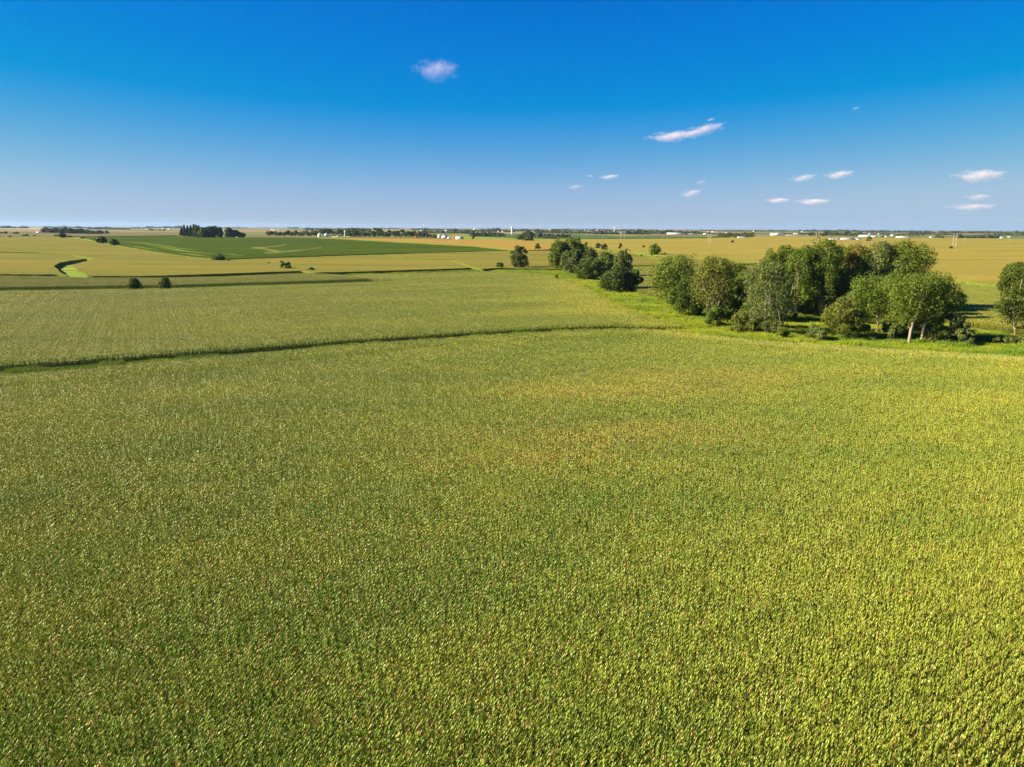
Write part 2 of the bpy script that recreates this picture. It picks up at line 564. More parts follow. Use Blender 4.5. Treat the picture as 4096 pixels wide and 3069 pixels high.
def plant_parts(rng, segs=4):
    H = rng.uniform(2.05, 2.3)
    base_az = rng.normal(0, 0.30)      # leaves fan out mostly along the row
    leaves = []
    nl = 8
    for k in range(nl):
        u = k / (nl - 1)
        z0 = 0.75 + u * (H - 0.85) + rng.uniform(-0.05, 0.05)
        az = base_az + math.pi * (k % 2) + rng.normal(0, 0.36)
        L = (0.66 - 0.24 * u ** 1.5) * rng.uniform(0.85, 1.12)
        w = (0.152 - 0.042 * u) * rng.uniform(0.9, 1.2)
        el0 = R(rng.uniform(64, 80) + 5 * u)
        bend = R(rng.uniform(70, 130) - 45 * u * rng.uniform(0.5, 1.2))
        leaves.append((*strip_leaf(rng, z0, az, L, w, el0, bend, segs, rng.normal(0, 0.5)), rng.random()))
    # stalk
    r0 = 0.018
    V = []; 
    for z in (0.0, H):
        for k in range(3):
            a = 2.1 * k
            V.append((r0 * math.cos(a), r0 * math.sin(a), z))
    F = [(0, 1, 3), (1, 4, 3), (1, 2, 4), (2, 5, 4), (2, 0, 5), (0, 3, 5)]
    stalk = (np.array(V), np.array(F))
    TV = []; TF = []
    nb = 4
    for k in range(nb):
        a = rng.uniform(0, 2 * math.pi); tilt = 0.0 if k == 0 else R(rng.uniform(18, 45))
        Lt = rng.uniform(0.26, 0.36) if k == 0 else rng.uniform(0.16, 0.26)
        z0 = H - 0.02 + 0.03 * k
        d = np.array([math.sin(tilt) * math.cos(a), math.sin(tilt) * math.sin(a), math.cos(tilt)])
        sd = np.array([-math.sin(a + 0.7 * k), math.cos(a + 0.7 * k), 0]) * (0.008 if k else 0.012)
        b = len(TV)
        p = np.array([0, 0, z0]); m_ = p + d * Lt * 0.55; t = p + d * Lt
        TV += [p, m_ - sd, m_ + sd, t]
        TF += [(b, b + 2, b + 1), (b + 1, b + 2, b + 3)]
    tassel = (np.array(TV), np.array(TF), rng.random())
    return leaves, stalk, tassel

ROW = 0.55
INROW = 0.165
PLANTS = [plant_parts(np.random.default_rng(100 + i)) for i in range(14)]

PS = 0.88
def shrink(P):
    leaves, stalk, tassel = P
    return ([(V * PS, F, t) for V, F, t in leaves], (stalk[0] * PS, stalk[1]), (tassel[0] * PS, tassel[1], tassel[2]))
PLANTS = [shrink(p) for p in PLANTS]
def plant_arrays(P):
    Vs = []; Fs = []; T = []; MI = []; n = 0
    leaves, stalk, tassel = P
    for V, F, t in leaves:
        Vs.append(V); Fs.append(F + n); n += len(V); T += [t] * len(V); MI += [0] * len(F)
    V, F = stalk
    Vs.append(V); Fs.append(F + n); n += len(V); T += [0.5] * len(V); MI += [2] * len(F)
    V, F, t = tassel
    Vs.append(V); Fs.append(F + n); T += [t] * len(V); MI += [1] * len(F)
    return np.concatenate(Vs), np.concatenate(Fs), np.array(T), np.array(MI)
PA = [plant_arrays(p) for p in PLANTS]

def corn_patch(name, rows, per_row, rng):
    """rows run along local x, patch centred at the origin"""
    Vs = []; Fs = []; Ts = []; Ms = []; n = 0
    for r_ in range(rows):
        for k in range(per_row):
            V, F, T, MI = PA[rng.integers(len(PA))]
            a = math.pi * rng.integers(0, 2) + rng.normal(0, 0.18); s = rng.uniform(0.85, 1.1)
            if rng.random() < 0.03:
                s *= 0.7
            ca, sa = math.cos(a) * s, math.sin(a) * s
            x = (k + 0.5 - per_row / 2) * INROW + rng.normal(0, 0.025)
            y = (r_ + 0.5 - rows / 2) * ROW + rng.normal(0, 0.015)
            lean = rng.normal(0, 1, 2) * (0.05, 0.012)
            W = np.empty_like(V)
            W[:, 0] = V[:, 0] * ca - V[:, 1] * sa + x + lean[0] * V[:, 2]
            W[:, 1] = (V[:, 0] * sa + V[:, 1] * ca) * 0.50 + y + lean[1] * V[:, 2]
            W[:, 2] = V[:, 2] * (0.5 + 0.5 * s)
            Vs.append(W); Fs.append(F + n); n += len(V)
            Ts.append(np.clip(T + rng.normal(0, 0.15), 0, 1)); Ms.append(MI)
    me = mesh_np(name, np.concatenate(Vs), np.concatenate(Fs), tint=np.concatenate(Ts),
                 mats=[M['corn_leaf'], M['corn_tassel'], M['corn_stalk']], midx=np.concatenate(Ms))
    return bpy.data.objects.new(name, me)

PR, PN = 8, 36          # rows and plants per row in a patch: 4.4 m x 7.2 m
PATCHES = [corn_patch("corn_patch", PR, PN, np.random.default_rng(500 + i)) for i in range(5)]
STRIPS = [corn_patch("corn_strip", 1, 6, np.random.default_rng(700 + i)) for i in range(8)]

def scatter_group(name, protos):
    """geometry nodes: instances the prototypes on the mesh's points by idx, rot and size"""
    ng = bpy.data.node_groups.new(name, 'GeometryNodeTree')
    ng.interface.new_socket("Geometry", in_out='INPUT', socket_type='NodeSocketGeometry')
    ng.interface.new_socket("Geometry", in_out='OUTPUT', socket_type='NodeSocketGeometry')
    gi = ng.nodes.new("NodeGroupInput"); go = ng.nodes.new("NodeGroupOutput")
    jn = ng.nodes.new("GeometryNodeJoinGeometry")
    for o in reversed(protos):
        oi = ng.nodes.new("GeometryNodeObjectInfo")
        oi.inputs["Object"].default_value = o
        oi.inputs["As Instance"].default_value = True
        ng.links.new(oi.outputs["Geometry"], jn.inputs[0])
    ip = ng.nodes.new("GeometryNodeInstanceOnPoints")
    ip.inputs["Pick Instance"].default_value = True
    def na(n_, t):
        x = ng.nodes.new("GeometryNodeInputNamedAttribute"); x.data_type = t
        x.inputs["Name"].default_value = n_
        return x.outputs[0]
    ng.links.new(gi.outputs[0], ip.inputs["Points"])
    ng.links.new(jn.outputs[0], ip.inputs["Instance"])
    ng.links.new(na("idx", 'INT'), ip.inputs["Instance Index"])
    er = ng.nodes.new("FunctionNodeEulerToRotation")
    ng.links.new(na("rot", 'FLOAT_VECTOR'), er.inputs[0])
    ng.links.new(er.outputs[0], ip.inputs["Rotation"])
    ng.links.new(na("size", 'FLOAT'), ip.inputs["Scale"])
    ng.links.new(ip.outputs[0], go.inputs[0])
    return ng
NG_CORN = scatter_group("corn_scatter", PATCHES + STRIPS)

def scatter_object(name, P, idx, rot, size, ng, extra=None):
    me = bpy.data.meshes.new(name)
    P = np.asarray(P, np.float32)
    me.vertices.add(len(P)); me.vertices.foreach_set("co", P.ravel())
    a = me.attributes.new("idx", 'INT', 'POINT'); a.data.foreach_set("value", np.asarray(idx, np.int32))
    a = me.attributes.new("rot", 'FLOAT_VECTOR', 'POINT'); a.data.foreach_set("vector", np.asarray(rot, np.float32).ravel())
    a = me.attributes.new("size", 'FLOAT', 'POINT'); a.data.foreach_set("value", np.asarray(size, np.float32))
    for k, v in (extra or {}).items():
        a = me.attributes.new(k, 'FLOAT', 'POINT'); a.data.foreach_set("value", np.asarray(v, np.float32))
    me.update()
    o = link(name, me)
    md = o.modifiers.new("scatter", 'NODES'); md.node_group = ng
    return o

def in_view(x, y, margin=16.0, ymin=22.0):
    return (y > ymin) & (np.abs(x) < 0.745 * y + margin)

ALL_CORN = []
def wob(x, y, sc, ang=0.95, st=3.0, seed=0):
    """smooth -1..1 variation over the land, stretched along the rows"""
    r_ = np.random.default_rng(seed); o = np.zeros(np.shape(x))
    a = x * math.sin(ang) + y * math.cos(ang); b = x * math.cos(ang) - y * math.sin(ang)
    for k in range(9):
        t = r_.uniform(0, 6.28); f = r_.uniform(0.6, 2.2) / sc
        o = o + np.sin(a * f / st * math.cos(t) + b * f * math.sin(t) * 1.2 + r_.uniform(0, 6.28))
    return o / 4.5
SOLO = None
def seg_dist(P, x, y):
    """distance to an open polyline"""
    d = np.full(np.shape(x), 1e9)
    for (x0, y0), (x1, y1) in zip(P[:-1], P[1:]):
        dx, dy = x1 - x0, y1 - y0
        t = np.clip(((x - x0) * dx + (y - y0) * dy) / (dx * dx + dy * dy + 1e-9), 0, 1)
        d = np.minimum(d, np.hypot(x - x0 - t * dx, y - y0 - t * dy))
    return d

def corn_parcel(P, az, label, yel=None, dry=None, solo=False, soil=False):
    """fills a ground polygon with corn rows running along azimuth az"""
    global SOLO
    ALL_CORN.append(P); CORN_POLYS.append(P)
    u = np.array([math.sin(az), math.cos(az)]); v = np.array([math.cos(az), -math.sin(az)])
    a = P @ u; b = P @ v
    cu, cv = INROW * PN, ROW * PR
    i = np.arange(math.floor(a.min() / cu), math.ceil(a.max() / cu) + 1)
    j = np.arange(math.floor(b.min() / cv), math.ceil(b.max() / cv) + 1)
    I, J = np.meshgrid(i, j); I = I.ravel(); J = J.ravel()
    def xy(aa, bb):
        return aa * u[0] + bb * v[0], aa * u[1] + bb * v[1]
    X, Y = xy((I + 0.5) * cu, (J + 0.5) * cv)
    k = in_view(X, Y); I, J, X, Y = I[k], J[k], X[k], Y[k]
    full = np.ones(len(I), bool); anyin = np.zeros(len(I), bool)
    for fa in (0, 0.5, 1):
        for fb in (0, 0.5, 1):
            q = inside(P, *xy((I + fa) * cu, (J + fb) * cv))
            full &= q; anyin |= q
    if solo:
        # the one patch that is built plant by plant
        tgt = gp(2250, 2905, 2.2)
        s = np.argmin(np.hypot(X - tgt[0], Y - tgt[1]) + 1e6 * ~full)
        SOLO = (X[s], Y[s], az)
        keep = np.ones(len(I), bool); keep[s] = False
        I, J, X, Y, full, anyin = I[keep], J[keep], X[keep], Y[keep], full[keep], anyin[keep]
    px, py = X[full], Y[full]
    part = anyin & ~full
    ns = PN // 6
    sx = []; sy = []
    for q in range(ns):
        for w in range(PR):
            x_, y_ = xy((I[part] + (q + 0.5) / ns) * cu, (J[part] + (w + 0.5) / PR) * cv)
            g = inside(P, x_, y_)
            sx.append(x_[g]); sy.append(y_[g])
    sx = np.concatenate(sx) if sx else np.zeros(0); sy = np.concatenate(sy) if sy else np.zeros(0)
    x = np.concatenate([px, sx]); y = np.concatenate([py, sy])
    n1, n2 = len(px), len(sx)
    idx = np.concatenate([RNG.integers(0, len(PATCHES), n1), len(PATCHES) + RNG.integers(0, len(STRIPS), n2)])
    base = math.atan2(u[1], u[0])
    rz = base + math.pi * RNG.integers(0, 2, n1 + n2)
    # follow the slope of the land
    e = 3.0
    z = hgt(x, y)
    sxp = (hgt(x + e, y) - hgt(x - e, y)) / (2 * e); syp = (hgt(x, y + e) - hgt(x, y - e)) / (2 * e)
    rx = np.cos(rz) * syp - np.sin(rz) * sxp
    ry = -(np.cos(rz) * sxp + np.sin(rz) * syp)
    P3 = np.stack([x, y, z], 1)
    rot = np.stack([rx, ry, rz], 1)
    size = np.ones(n1 + n2)
    ex = {"yel": yel(x, y) if yel else np.zeros(n1 + n2), "dry": dry(x, y) if dry else np.zeros(n1 + n2)}
    o = scatter_object("corn_field", P3, idx, rot, size, NG_CORN, ex)
    tag(o, label, "corn field", None, "stuff")
    print("corn", label[:30], n1, n2)
    return o

# ---- near parcels, outlines read off the photograph
def shift(P, d):
    """offsets an open polyline to its left by d (d may be an array)"""
    T = np.gradient(P, axis=0); T /= np.linalg.norm(T, axis=1)[:, None]
    Nn = np.stack([-T[:, 1], T[:, 0]], 1)
    return P + Nn * np.asarray(d).reshape(-1, 1)

TOP = 2.05
L0 = poly([(-500, 1545), (-200, 1520), (0, 1501), (203, 1484), (407, 1464), (610, 1446), (900, 1422), (1000, 1413), (1353, 1381), (1588, 1363), (1940, 1340), (2300, 1319), (2480, 1313), (2570, 1314)], TOP)
EDGE = poly([(2570, 1314), (2750, 1330), (3000, 1357), (3200, 1370), (3400, 1384), (3600, 1396), (3850, 1410), (4096, 1424), (4600, 1450)], TOP)
L1 = poly([(-500, 1595), (-200, 1568), (0, 1549), (260, 1524), (520, 1502), (780, 1480), (1000, 1455), (1300, 1420), (1700, 1388), (2100, 1362), (2480, 1340), (2640, 1336)], TOP)
near = np.array([(-140, 10), (140, 10)])
E2 = shift(EDGE, -9.0)
F1 = np.concatenate([near, E2[::-1][:-1], L1[::-1]])
HEAD = np.concatenate([shift(L1, 1.7), L0[::-1]])
NW = math.atan2(*(L1[8] - L1[1]))
ROWAZ = R(54.3)
yc = [(gp(2380, 1740, TOP), 26, 7), (gp(2180, 1820, TOP), 18, 5), (gp(2620, 1700, TOP), 22, 5), (gp(2500, 1560, TOP), 30, 9), (gp(2800, 1500, TOP), 35, 9)]
def blob(x, y, lst, a):
    o = np.zeros(np.shape(x))
    for c, sx_, sy_ in lst:
        o = np.maximum(o, np.exp(-(((x - c[0]) / sx_) ** 2 + ((y - c[1]) / sy_) ** 2)))
    return a * o
def yel1(x, y):
    e = seg_dist(EDGE, x, y)
    l = seg_dist(L1, x, y)
    right = np.clip((x / (0.72 * y) - 0.35) / 0.65, 0, 1)  # sunlit brightening of the rows towards the right, put into the leaf colour
    return 0.30 * np.exp(-e / 12.0) + 0.32 * np.exp(-l / 1.6) + blob(x, y, yc, 0.42) + 0.24 * right ** 1.3 - 0.05 + 0.16 * wob(x, y, 9.0) + 0.10 * wob(x, y, 3.0, seed=4) + 0.05 * RNG.normal(0, 1, np.shape(x))
def dry1(x, y):
    return blob(x, y, yc, 0.42) + 0.05 * wob(x, y, 5.0, seed=9) + 0.03 + 0.05 * (RNG.random(np.shape(x)) < 0.1)
corn_parcel(F1, ROWAZ, "large green corn field with tan tassels filling the foreground of the photo", yel1, dry1, solo=True)
corn_parcel(HEAD, NW, "strip of corn end rows along the far edge of the foreground field", lambda x, y: 0.75 * np.exp(-seg_dist(L1, x, y) / 1.8), None)
EB = np.concatenate([shift(EDGE, -8.6), EDGE[::-1]])
corn_parcel(EB, math.atan2(*(EDGE[5] - EDGE[1])), "yellowing band of corn end rows beside the grassy creek bank", lambda x, y: 0.42 + 0.25 * wob(x, y, 4.0, 1.4, 4.0, 11), lambda x, y: 0.10 + 0 * x)

gap = np.interp(np.arange(len(L0)), [0, 2, 5, 8, 13], [18, 17, 14, 11, 9])
L2 = shift(L0, gap)
F2 = np.concatenate([L2, poly([(2740, 1300), (2640, 1278), (2540, 1246), (2460, 1212), (2400, 1182), (2345, 1150), (2290, 1125), (2240, 1110), (2190, 1100), (2100, 1090), (1950, 1086), (1880, 1085), (1500, 1096), (1375, 1101), (1420, 1108), (1500, 1116), (1600, 1122), (1494, 1127), (1300, 1135), (700, 1154), (0, 1165), (-300, 1168)], TOP)])
E_F2 = poly([(2740, 1300), (2640, 1278), (2540, 1246), (2460, 1212), (2400, 1182), (2345, 1150), (2290, 1125), (2240, 1110)], TOP)
def yel2(x, y):
    c = [(gp(2330, 1150, TOP), 20, 16), (gp(2400, 1205, TOP), 34, 12), (gp(2480, 1245, TOP), 22, 8)]
    e = seg_dist(E_F2, x, y)
    return blob(x, y, c, 0.45) + 0.80 * np.exp(-e / 11.0) * (0.75 + 0.25 * np.sin(x / 7.0 + y / 5.0)) + 0.08 + 0.16 * wob(x, y, 8.0, NW, 6.0, 2) + 0.10 * wob(x, y, 3.0, NW, 6.0, 5) + 0.03 * RNG.normal(0, 1, np.shape(x))
corn_parcel(F2, NW + R(6), "wide green corn field in the middle distance behind the dark field edge", yel2, lambda x, y: 0.03 + 0 * x)
YG = poly([(2290, 1290), (2350, 1215), (2255, 1172), (2380, 1160), (2470, 1215), (2560, 1240), (2720, 1290)], 1.0)

F3 = poly([(-300, 1166), (0, 1163), (700, 1152), (1300, 1133), (1494, 1126)], 0.25)
F3 = np.concatenate([F3, poly([(1349, 1097), (1201, 1092), (885, 1106), (600, 1111), (348, 1110), (237, 1106), (0, 1102), (-300, 1102)], TOP)])
corn_parcel(F3, R(86), "narrow tapering corn strip behind the two small dark trees at left", lambda x, y: 0.22 + 0.15 * wob(x, y, 8.0, 1.5, 6.0, 7), lambda x, y: 0.10 + 0 * x)

R4 = poly([(2400, 1068), (2560, 1066), (2757, 1063), (2900, 1062), (3033, 1058), (3350, 1085), (3674, 1114), (3966, 1147), (4400, 1195), (4400, 1345), (4100, 1322), (4030, 1312), (3850, 1284), (3500, 1250), (3300, 1235), (3050, 1212), (2900, 1210), (2700, 1196), (2600, 1170), (2520, 1150), (2440, 1110)], TOP)
def yelR4(x, y):
    return 0.20 + 0.15 * wob(x, y, 9.0, 1.4, 6.0, 8) + blob(x, y, [(gp(3980, 1235, TOP), 14, 14), (gp(3900, 1290, TOP), 16, 8)], 0.45)
corn_parcel(R4, R(80), "corn field directly behind the cottonwood grove at right", yelR4, lambda x, y: 0.08 + 0 * x)

# ------------------------------------------------------------------ individual plants at the bottom of the picture
def solo_plants():
    x0, y0, az = SOLO
    meshes = []
    for k, (leaves, stalk, tassel) in enumerate(PLANTS[:8]):
        lm = []
        ja = 0.18 * math.sin(3.1 * k)
        rot_ = np.array([[math.cos(ja), -math.sin(ja) , 0], [0.50 * math.sin(ja), 0.50 * math.cos(ja), 0], [0, 0, 1]])
        leaves = [(V @ rot_.T, F, t) for V, F, t in leaves]
        tassel = (tassel[0] @ rot_.T, tassel[1], tassel[2])
        for V, F, t in leaves:
            lm.append(mesh_np("leaf", V, F, M['corn_leaf'], tint=np.full(len(V), t)))
        sm = mesh_np("corn_plant", stalk[0], stalk[1], M['corn_stalk'])
        tm = mesh_np("tassel", tassel[0], tassel[1], M['corn_tassel'], tint=np.full(len(tassel[0]), tassel[2]))
        meshes.append((sm, lm, tm))
    rng = np.random.default_rng(55)
    u = np.array([math.sin(az), math.cos(az)]); v = np.array([math.cos(az), -math.sin(az)])
    for r_ in range(PR):
        for k in range(PN):
            sm, lm, tm = meshes[rng.integers(8)]
            a = (k + 0.5 - PN / 2) * INROW + rng.normal(0, 0.03); b = (r_ + 0.5 - PR / 2) * ROW + rng.normal(0, 0.02)
            x = x0 + a * u[0] + b * v[0]; y = y0 + a * u[1] + b * v[1]
            s = rng.uniform(0.9, 1.08)
            o = link("corn_plant", sm, None, (x, y, float(hgt(x, y))))
            o.rotation_euler = (rng.normal(0, 0.012), rng.normal(0, 0.012), math.atan2(u[1], u[0]) + math.pi * rng.integers(0, 2))
            o.scale = (s, s, s)
            tag(o, "green corn plant with arching leaves and tan tassel at the bottom of the photo", "corn plant", "corn plants at the bottom of the photo")
            for l in lm:
                link("leaf", l, o)
            link("tassel", tm, o)
solo_plants()

# ------------------------------------------------------------------ far parcels as draped slabs
def slab(name, P, height, mat, label, cat=None, kind="stuff", step=None, jit=0.35, wall=True):
    """crop block: outline with a slightly ragged edge, draped over the land, with vertical sides"""
    rng = np.random.default_rng(len(bpy.data.objects))
    if height > 1.7: CORN_POLYS.append(P)
    pts = []
    for i in range(len(P)):
        a = P[i]; b = P[(i + 1) % len(P)]
        L = np.linalg.norm(b - a); n = max(1, min(int(L / max(4.0, 0.006 * np.linalg.norm(a))), 90))
        for k in range(n):
            p = a + (b - a) * k / n
            pts.append(p + rng.normal(0, jit, 2))
    B = np.array(pts)
    mn, mx = B.min(0), B.max(0)
    st = step or max(12.0, float(np.max(mx - mn)) / 55)
    gx, gy = np.meshgrid(np.arange(mn[0], mx[0], st), np.arange(mn[1], mx[1], st))
    gx = gx.ravel() + 0.13; gy = gy.ravel() + 0.07
    k = inside(B, gx, gy)
    G = np.stack([gx[k], gy[k]], 1)
    if len(G):
        dd = seg_dist(np.concatenate([B, B[:1]]), G[:, 0], G[:, 1]) > 2.5
        G = G[dd]
    nb = len(B)
    allp = [Vector(p) for p in np.concatenate([B, G])] if len(G) else [Vector(p) for p in B]
    ve, _, fa, *_r = delaunay_2d_cdt(allp, [(i, (i + 1) % nb) for i in range(nb)], [list(range(nb))], 1, 1e-3)
    V2 = np.array([(p.x, p.y) for p in ve])
    F = np.array([f for f in fa if len(f) == 3])
    cen = V2[F].mean(1)
    F = F[inside(B, cen[:, 0], cen[:, 1])]
    # orient up
    a, b, c = V2[F[:, 0]], V2[F[:, 1]], V2[F[:, 2]]
    cr = (b[:, 0] - a[:, 0]) * (c[:, 1] - a[:, 1]) - (b[:, 1] - a[:, 1]) * (c[:, 0] - a[:, 0])
    F[cr < 0] = F[cr < 0][:, ::-1]
    zt = hgt(V2[:, 0], V2[:, 1]) + height
    V = np.column_stack([V2, zt])
    if wall:
        n0 = len(V)
        zb = hgt(B[:, 0], B[:, 1])
        W = np.concatenate([np.column_stack([B, zb + height + rng.normal(0, 0.12 * height / 2.4, nb)]), np.column_stack([B, zb - 0.4])])
        i = np.arange(nb); j = (i + 1) % nb
        WF = np.concatenate([np.stack([n0 + i, n0 + nb + i, n0 + j], 1), np.stack([n0 + j, n0 + nb + i, n0 + nb + j], 1)])
        V = np.concatenate([V, W]); F = np.concatenate([F, WF])
    o = link(name, mesh_np(name, V, F, mat))
    tag(o, label, cat, None, kind)
    return o

H_ = 2.0
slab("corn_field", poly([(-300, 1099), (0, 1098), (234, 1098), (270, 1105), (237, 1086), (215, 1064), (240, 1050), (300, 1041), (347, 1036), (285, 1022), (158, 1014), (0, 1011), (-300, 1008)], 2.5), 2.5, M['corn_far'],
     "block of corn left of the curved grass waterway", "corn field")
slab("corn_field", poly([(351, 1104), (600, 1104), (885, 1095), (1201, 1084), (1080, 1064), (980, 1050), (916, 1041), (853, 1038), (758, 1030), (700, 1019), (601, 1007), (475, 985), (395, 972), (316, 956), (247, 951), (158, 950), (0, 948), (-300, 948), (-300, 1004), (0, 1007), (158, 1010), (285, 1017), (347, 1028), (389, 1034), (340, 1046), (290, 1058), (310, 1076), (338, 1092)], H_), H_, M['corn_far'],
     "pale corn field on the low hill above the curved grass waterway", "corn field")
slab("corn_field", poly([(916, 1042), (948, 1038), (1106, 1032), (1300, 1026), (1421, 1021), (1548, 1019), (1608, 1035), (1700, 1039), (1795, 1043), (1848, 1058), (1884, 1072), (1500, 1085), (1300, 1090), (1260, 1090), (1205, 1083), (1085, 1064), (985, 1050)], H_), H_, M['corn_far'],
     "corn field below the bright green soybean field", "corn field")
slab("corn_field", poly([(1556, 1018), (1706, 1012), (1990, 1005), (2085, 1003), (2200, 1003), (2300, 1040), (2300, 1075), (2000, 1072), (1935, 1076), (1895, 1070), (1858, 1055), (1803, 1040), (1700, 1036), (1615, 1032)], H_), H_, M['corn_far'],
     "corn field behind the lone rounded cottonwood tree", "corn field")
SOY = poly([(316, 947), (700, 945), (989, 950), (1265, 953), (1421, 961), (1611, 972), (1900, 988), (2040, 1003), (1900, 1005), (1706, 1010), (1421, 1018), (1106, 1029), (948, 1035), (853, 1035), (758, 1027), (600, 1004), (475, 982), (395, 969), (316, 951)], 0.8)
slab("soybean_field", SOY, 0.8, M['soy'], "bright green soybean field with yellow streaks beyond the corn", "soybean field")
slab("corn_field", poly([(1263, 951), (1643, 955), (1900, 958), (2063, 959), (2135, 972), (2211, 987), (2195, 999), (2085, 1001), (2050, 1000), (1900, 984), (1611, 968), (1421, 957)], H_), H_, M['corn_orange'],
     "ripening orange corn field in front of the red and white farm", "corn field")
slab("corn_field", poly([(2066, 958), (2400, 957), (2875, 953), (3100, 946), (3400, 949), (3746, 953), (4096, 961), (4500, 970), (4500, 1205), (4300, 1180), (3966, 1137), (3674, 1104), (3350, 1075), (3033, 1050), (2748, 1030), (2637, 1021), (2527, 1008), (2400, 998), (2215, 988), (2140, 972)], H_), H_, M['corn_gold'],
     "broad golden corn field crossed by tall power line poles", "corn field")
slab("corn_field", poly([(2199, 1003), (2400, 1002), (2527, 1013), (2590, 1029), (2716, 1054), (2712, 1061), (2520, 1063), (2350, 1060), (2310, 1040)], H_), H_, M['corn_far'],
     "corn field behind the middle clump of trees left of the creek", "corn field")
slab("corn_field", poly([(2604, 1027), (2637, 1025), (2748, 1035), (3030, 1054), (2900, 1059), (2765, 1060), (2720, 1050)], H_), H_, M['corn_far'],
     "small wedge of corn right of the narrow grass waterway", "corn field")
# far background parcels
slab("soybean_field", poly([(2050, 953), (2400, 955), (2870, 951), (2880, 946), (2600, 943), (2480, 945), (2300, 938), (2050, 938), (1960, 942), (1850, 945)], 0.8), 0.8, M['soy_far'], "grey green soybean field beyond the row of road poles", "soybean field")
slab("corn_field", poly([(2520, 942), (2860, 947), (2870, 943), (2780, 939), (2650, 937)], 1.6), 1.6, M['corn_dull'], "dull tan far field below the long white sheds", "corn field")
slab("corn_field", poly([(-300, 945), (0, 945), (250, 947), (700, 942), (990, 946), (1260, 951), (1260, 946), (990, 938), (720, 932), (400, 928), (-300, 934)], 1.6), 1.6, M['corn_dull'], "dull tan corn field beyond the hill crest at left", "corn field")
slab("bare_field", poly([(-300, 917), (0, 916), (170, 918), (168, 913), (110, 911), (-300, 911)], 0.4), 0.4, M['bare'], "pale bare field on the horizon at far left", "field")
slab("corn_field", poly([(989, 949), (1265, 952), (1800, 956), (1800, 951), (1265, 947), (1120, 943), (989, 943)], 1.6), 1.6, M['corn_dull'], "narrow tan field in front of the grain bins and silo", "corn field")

# soy details: yellow streaks and the dry grass path through it
for q, (a, b, w) in enumerate([((490, 966), (700, 985), 1.4), ((560, 975), (800, 1003), 1.6), ((600, 984), (830, 1016), 2.0), ((640, 996), (900, 1020), 1.3), ((880, 1013), (985, 1025), 1.2), ((500, 980), (640, 1002), 1.5), ((700, 1010), (850, 1028), 2.0)]):
    P = poly([(a[0], a[1]), ((a[0] + b[0]) / 2, (a[1] + b[1]) / 2 - w), b, ((a[0] + b[0]) / 2, (a[1] + b[1]) / 2 + w)], 0.8)
    slab("soybean_strip", P, 0.88, M['soy_yellow'], "yellowing streak across the left part of the green soybean field", None, "structure", jit=0.2)
slab("grass_strip", poly([(1004, 994), (1010, 991), (1060, 990), (1110, 984), (1145, 979), (1150, 980), (1115, 987), (1060, 993), (1085, 1000), (1130, 1007), (1200, 1001), (1285, 991), (1287, 993), (1200, 1005), (1130, 1012), (1110, 1016), (1060, 1015), (1058, 1010), (1100, 1008), (1070, 1003), (1040, 997)], 0.5), 0.95, M['dry_grass'],
     "pale dry grass path bending through the green soybean field", "grass path", "structure", jit=0.2)
slab("grass_strip", poly([(1265, 953), (1421, 960), (1611, 971), (1900, 987), (2040, 1002), (2085, 1002), (2050, 999), (1900, 982), (1611, 966), (1421, 956)], 0.5), 0.5, M['verge'],
     "green grass verge between the soybean field and the orange corn", "grass verge", "structure", jit=0.3)

# ------------------------------------------------------------------ grass on the creek banks and waterways
def grass_patch(name, n, h, w, rng, size=3.0):
    P = rng.uniform(-size / 2, size / 2, (n, 2)); a = rng.uniform(0, 6.28, n)
    H = h * rng.uniform(0.5, 1.3, n)
    lx = rng.normal(0, 0.35, n) * H; ly = rng.normal(0, 0.35, n) * H
    V = np.empty((n, 3, 3))
    V[:, 0] = np.stack([P[:, 0] - w * np.cos(a), P[:, 1] - w * np.sin(a), np.zeros(n)], 1)
    V[:, 1] = np.stack([P[:, 0] + w * np.cos(a), P[:, 1] + w * np.sin(a), np.zeros(n)], 1)
    V[:, 2] = np.stack([P[:, 0] + lx, P[:, 1] + ly, H], 1)
    F = np.arange(n * 3).reshape(n, 3)
    return bpy.data.objects.new(name, mesh_np(name, V.reshape(-1, 3), F, M['grass_blade'], tint=np.repeat(rng.random(n), 3)))

def mat_grass():
    mt, nt, out = new_mat("grass_blade")
    p = wpos(nt)
    ti = attr(nt, "tint").outputs["Fac"]
    ye = attr(nt, "yel", 'INSTANCER').outputs["Fac"]
    n1 = noise(nt, mapped(nt, p, (0.05, 0.09, 0), 0.3), 1.0, 4)
    n2 = noise(nt, p, 0.25, 3)
    c = mixc(nt, ramp(nt, n1, 0.42, 0.58), (0.120, 0.250, 0.012), (0.340, 0.400, 0.018))
    c = mixc(nt, val(nt, 'MULTIPLY', ti, 0.4), c, (0.20, 0.23, 0.03))
    c = mixc(nt, val(nt, 'MULTIPLY', ramp(nt, n2, 0.55, 0.72), 0.55), c, (0.27, 0.20, 0.085))
    c = mixc(nt, ye, c, (0.42, 0.42, 0.02))
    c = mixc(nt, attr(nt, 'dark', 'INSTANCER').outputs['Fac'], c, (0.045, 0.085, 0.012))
    leaf_shader(nt, out, c, 0.6, 0.2, 0.35, (0.2, 0.26, 0.02))
    return mt
M['grass_blade'] = mat_grass()
GR = [grass_patch("grass_patch", 420, 0.45, 0.045, np.random.default_rng(900 + i), 4.4) for i in range(4)]
GR += [grass_patch("weed_patch", 500, 0.95, 0.07, np.random.default_rng(950 + i), 4.4) for i in range(3)]
NG_GRASS = scatter_group("grass_scatter", GR)

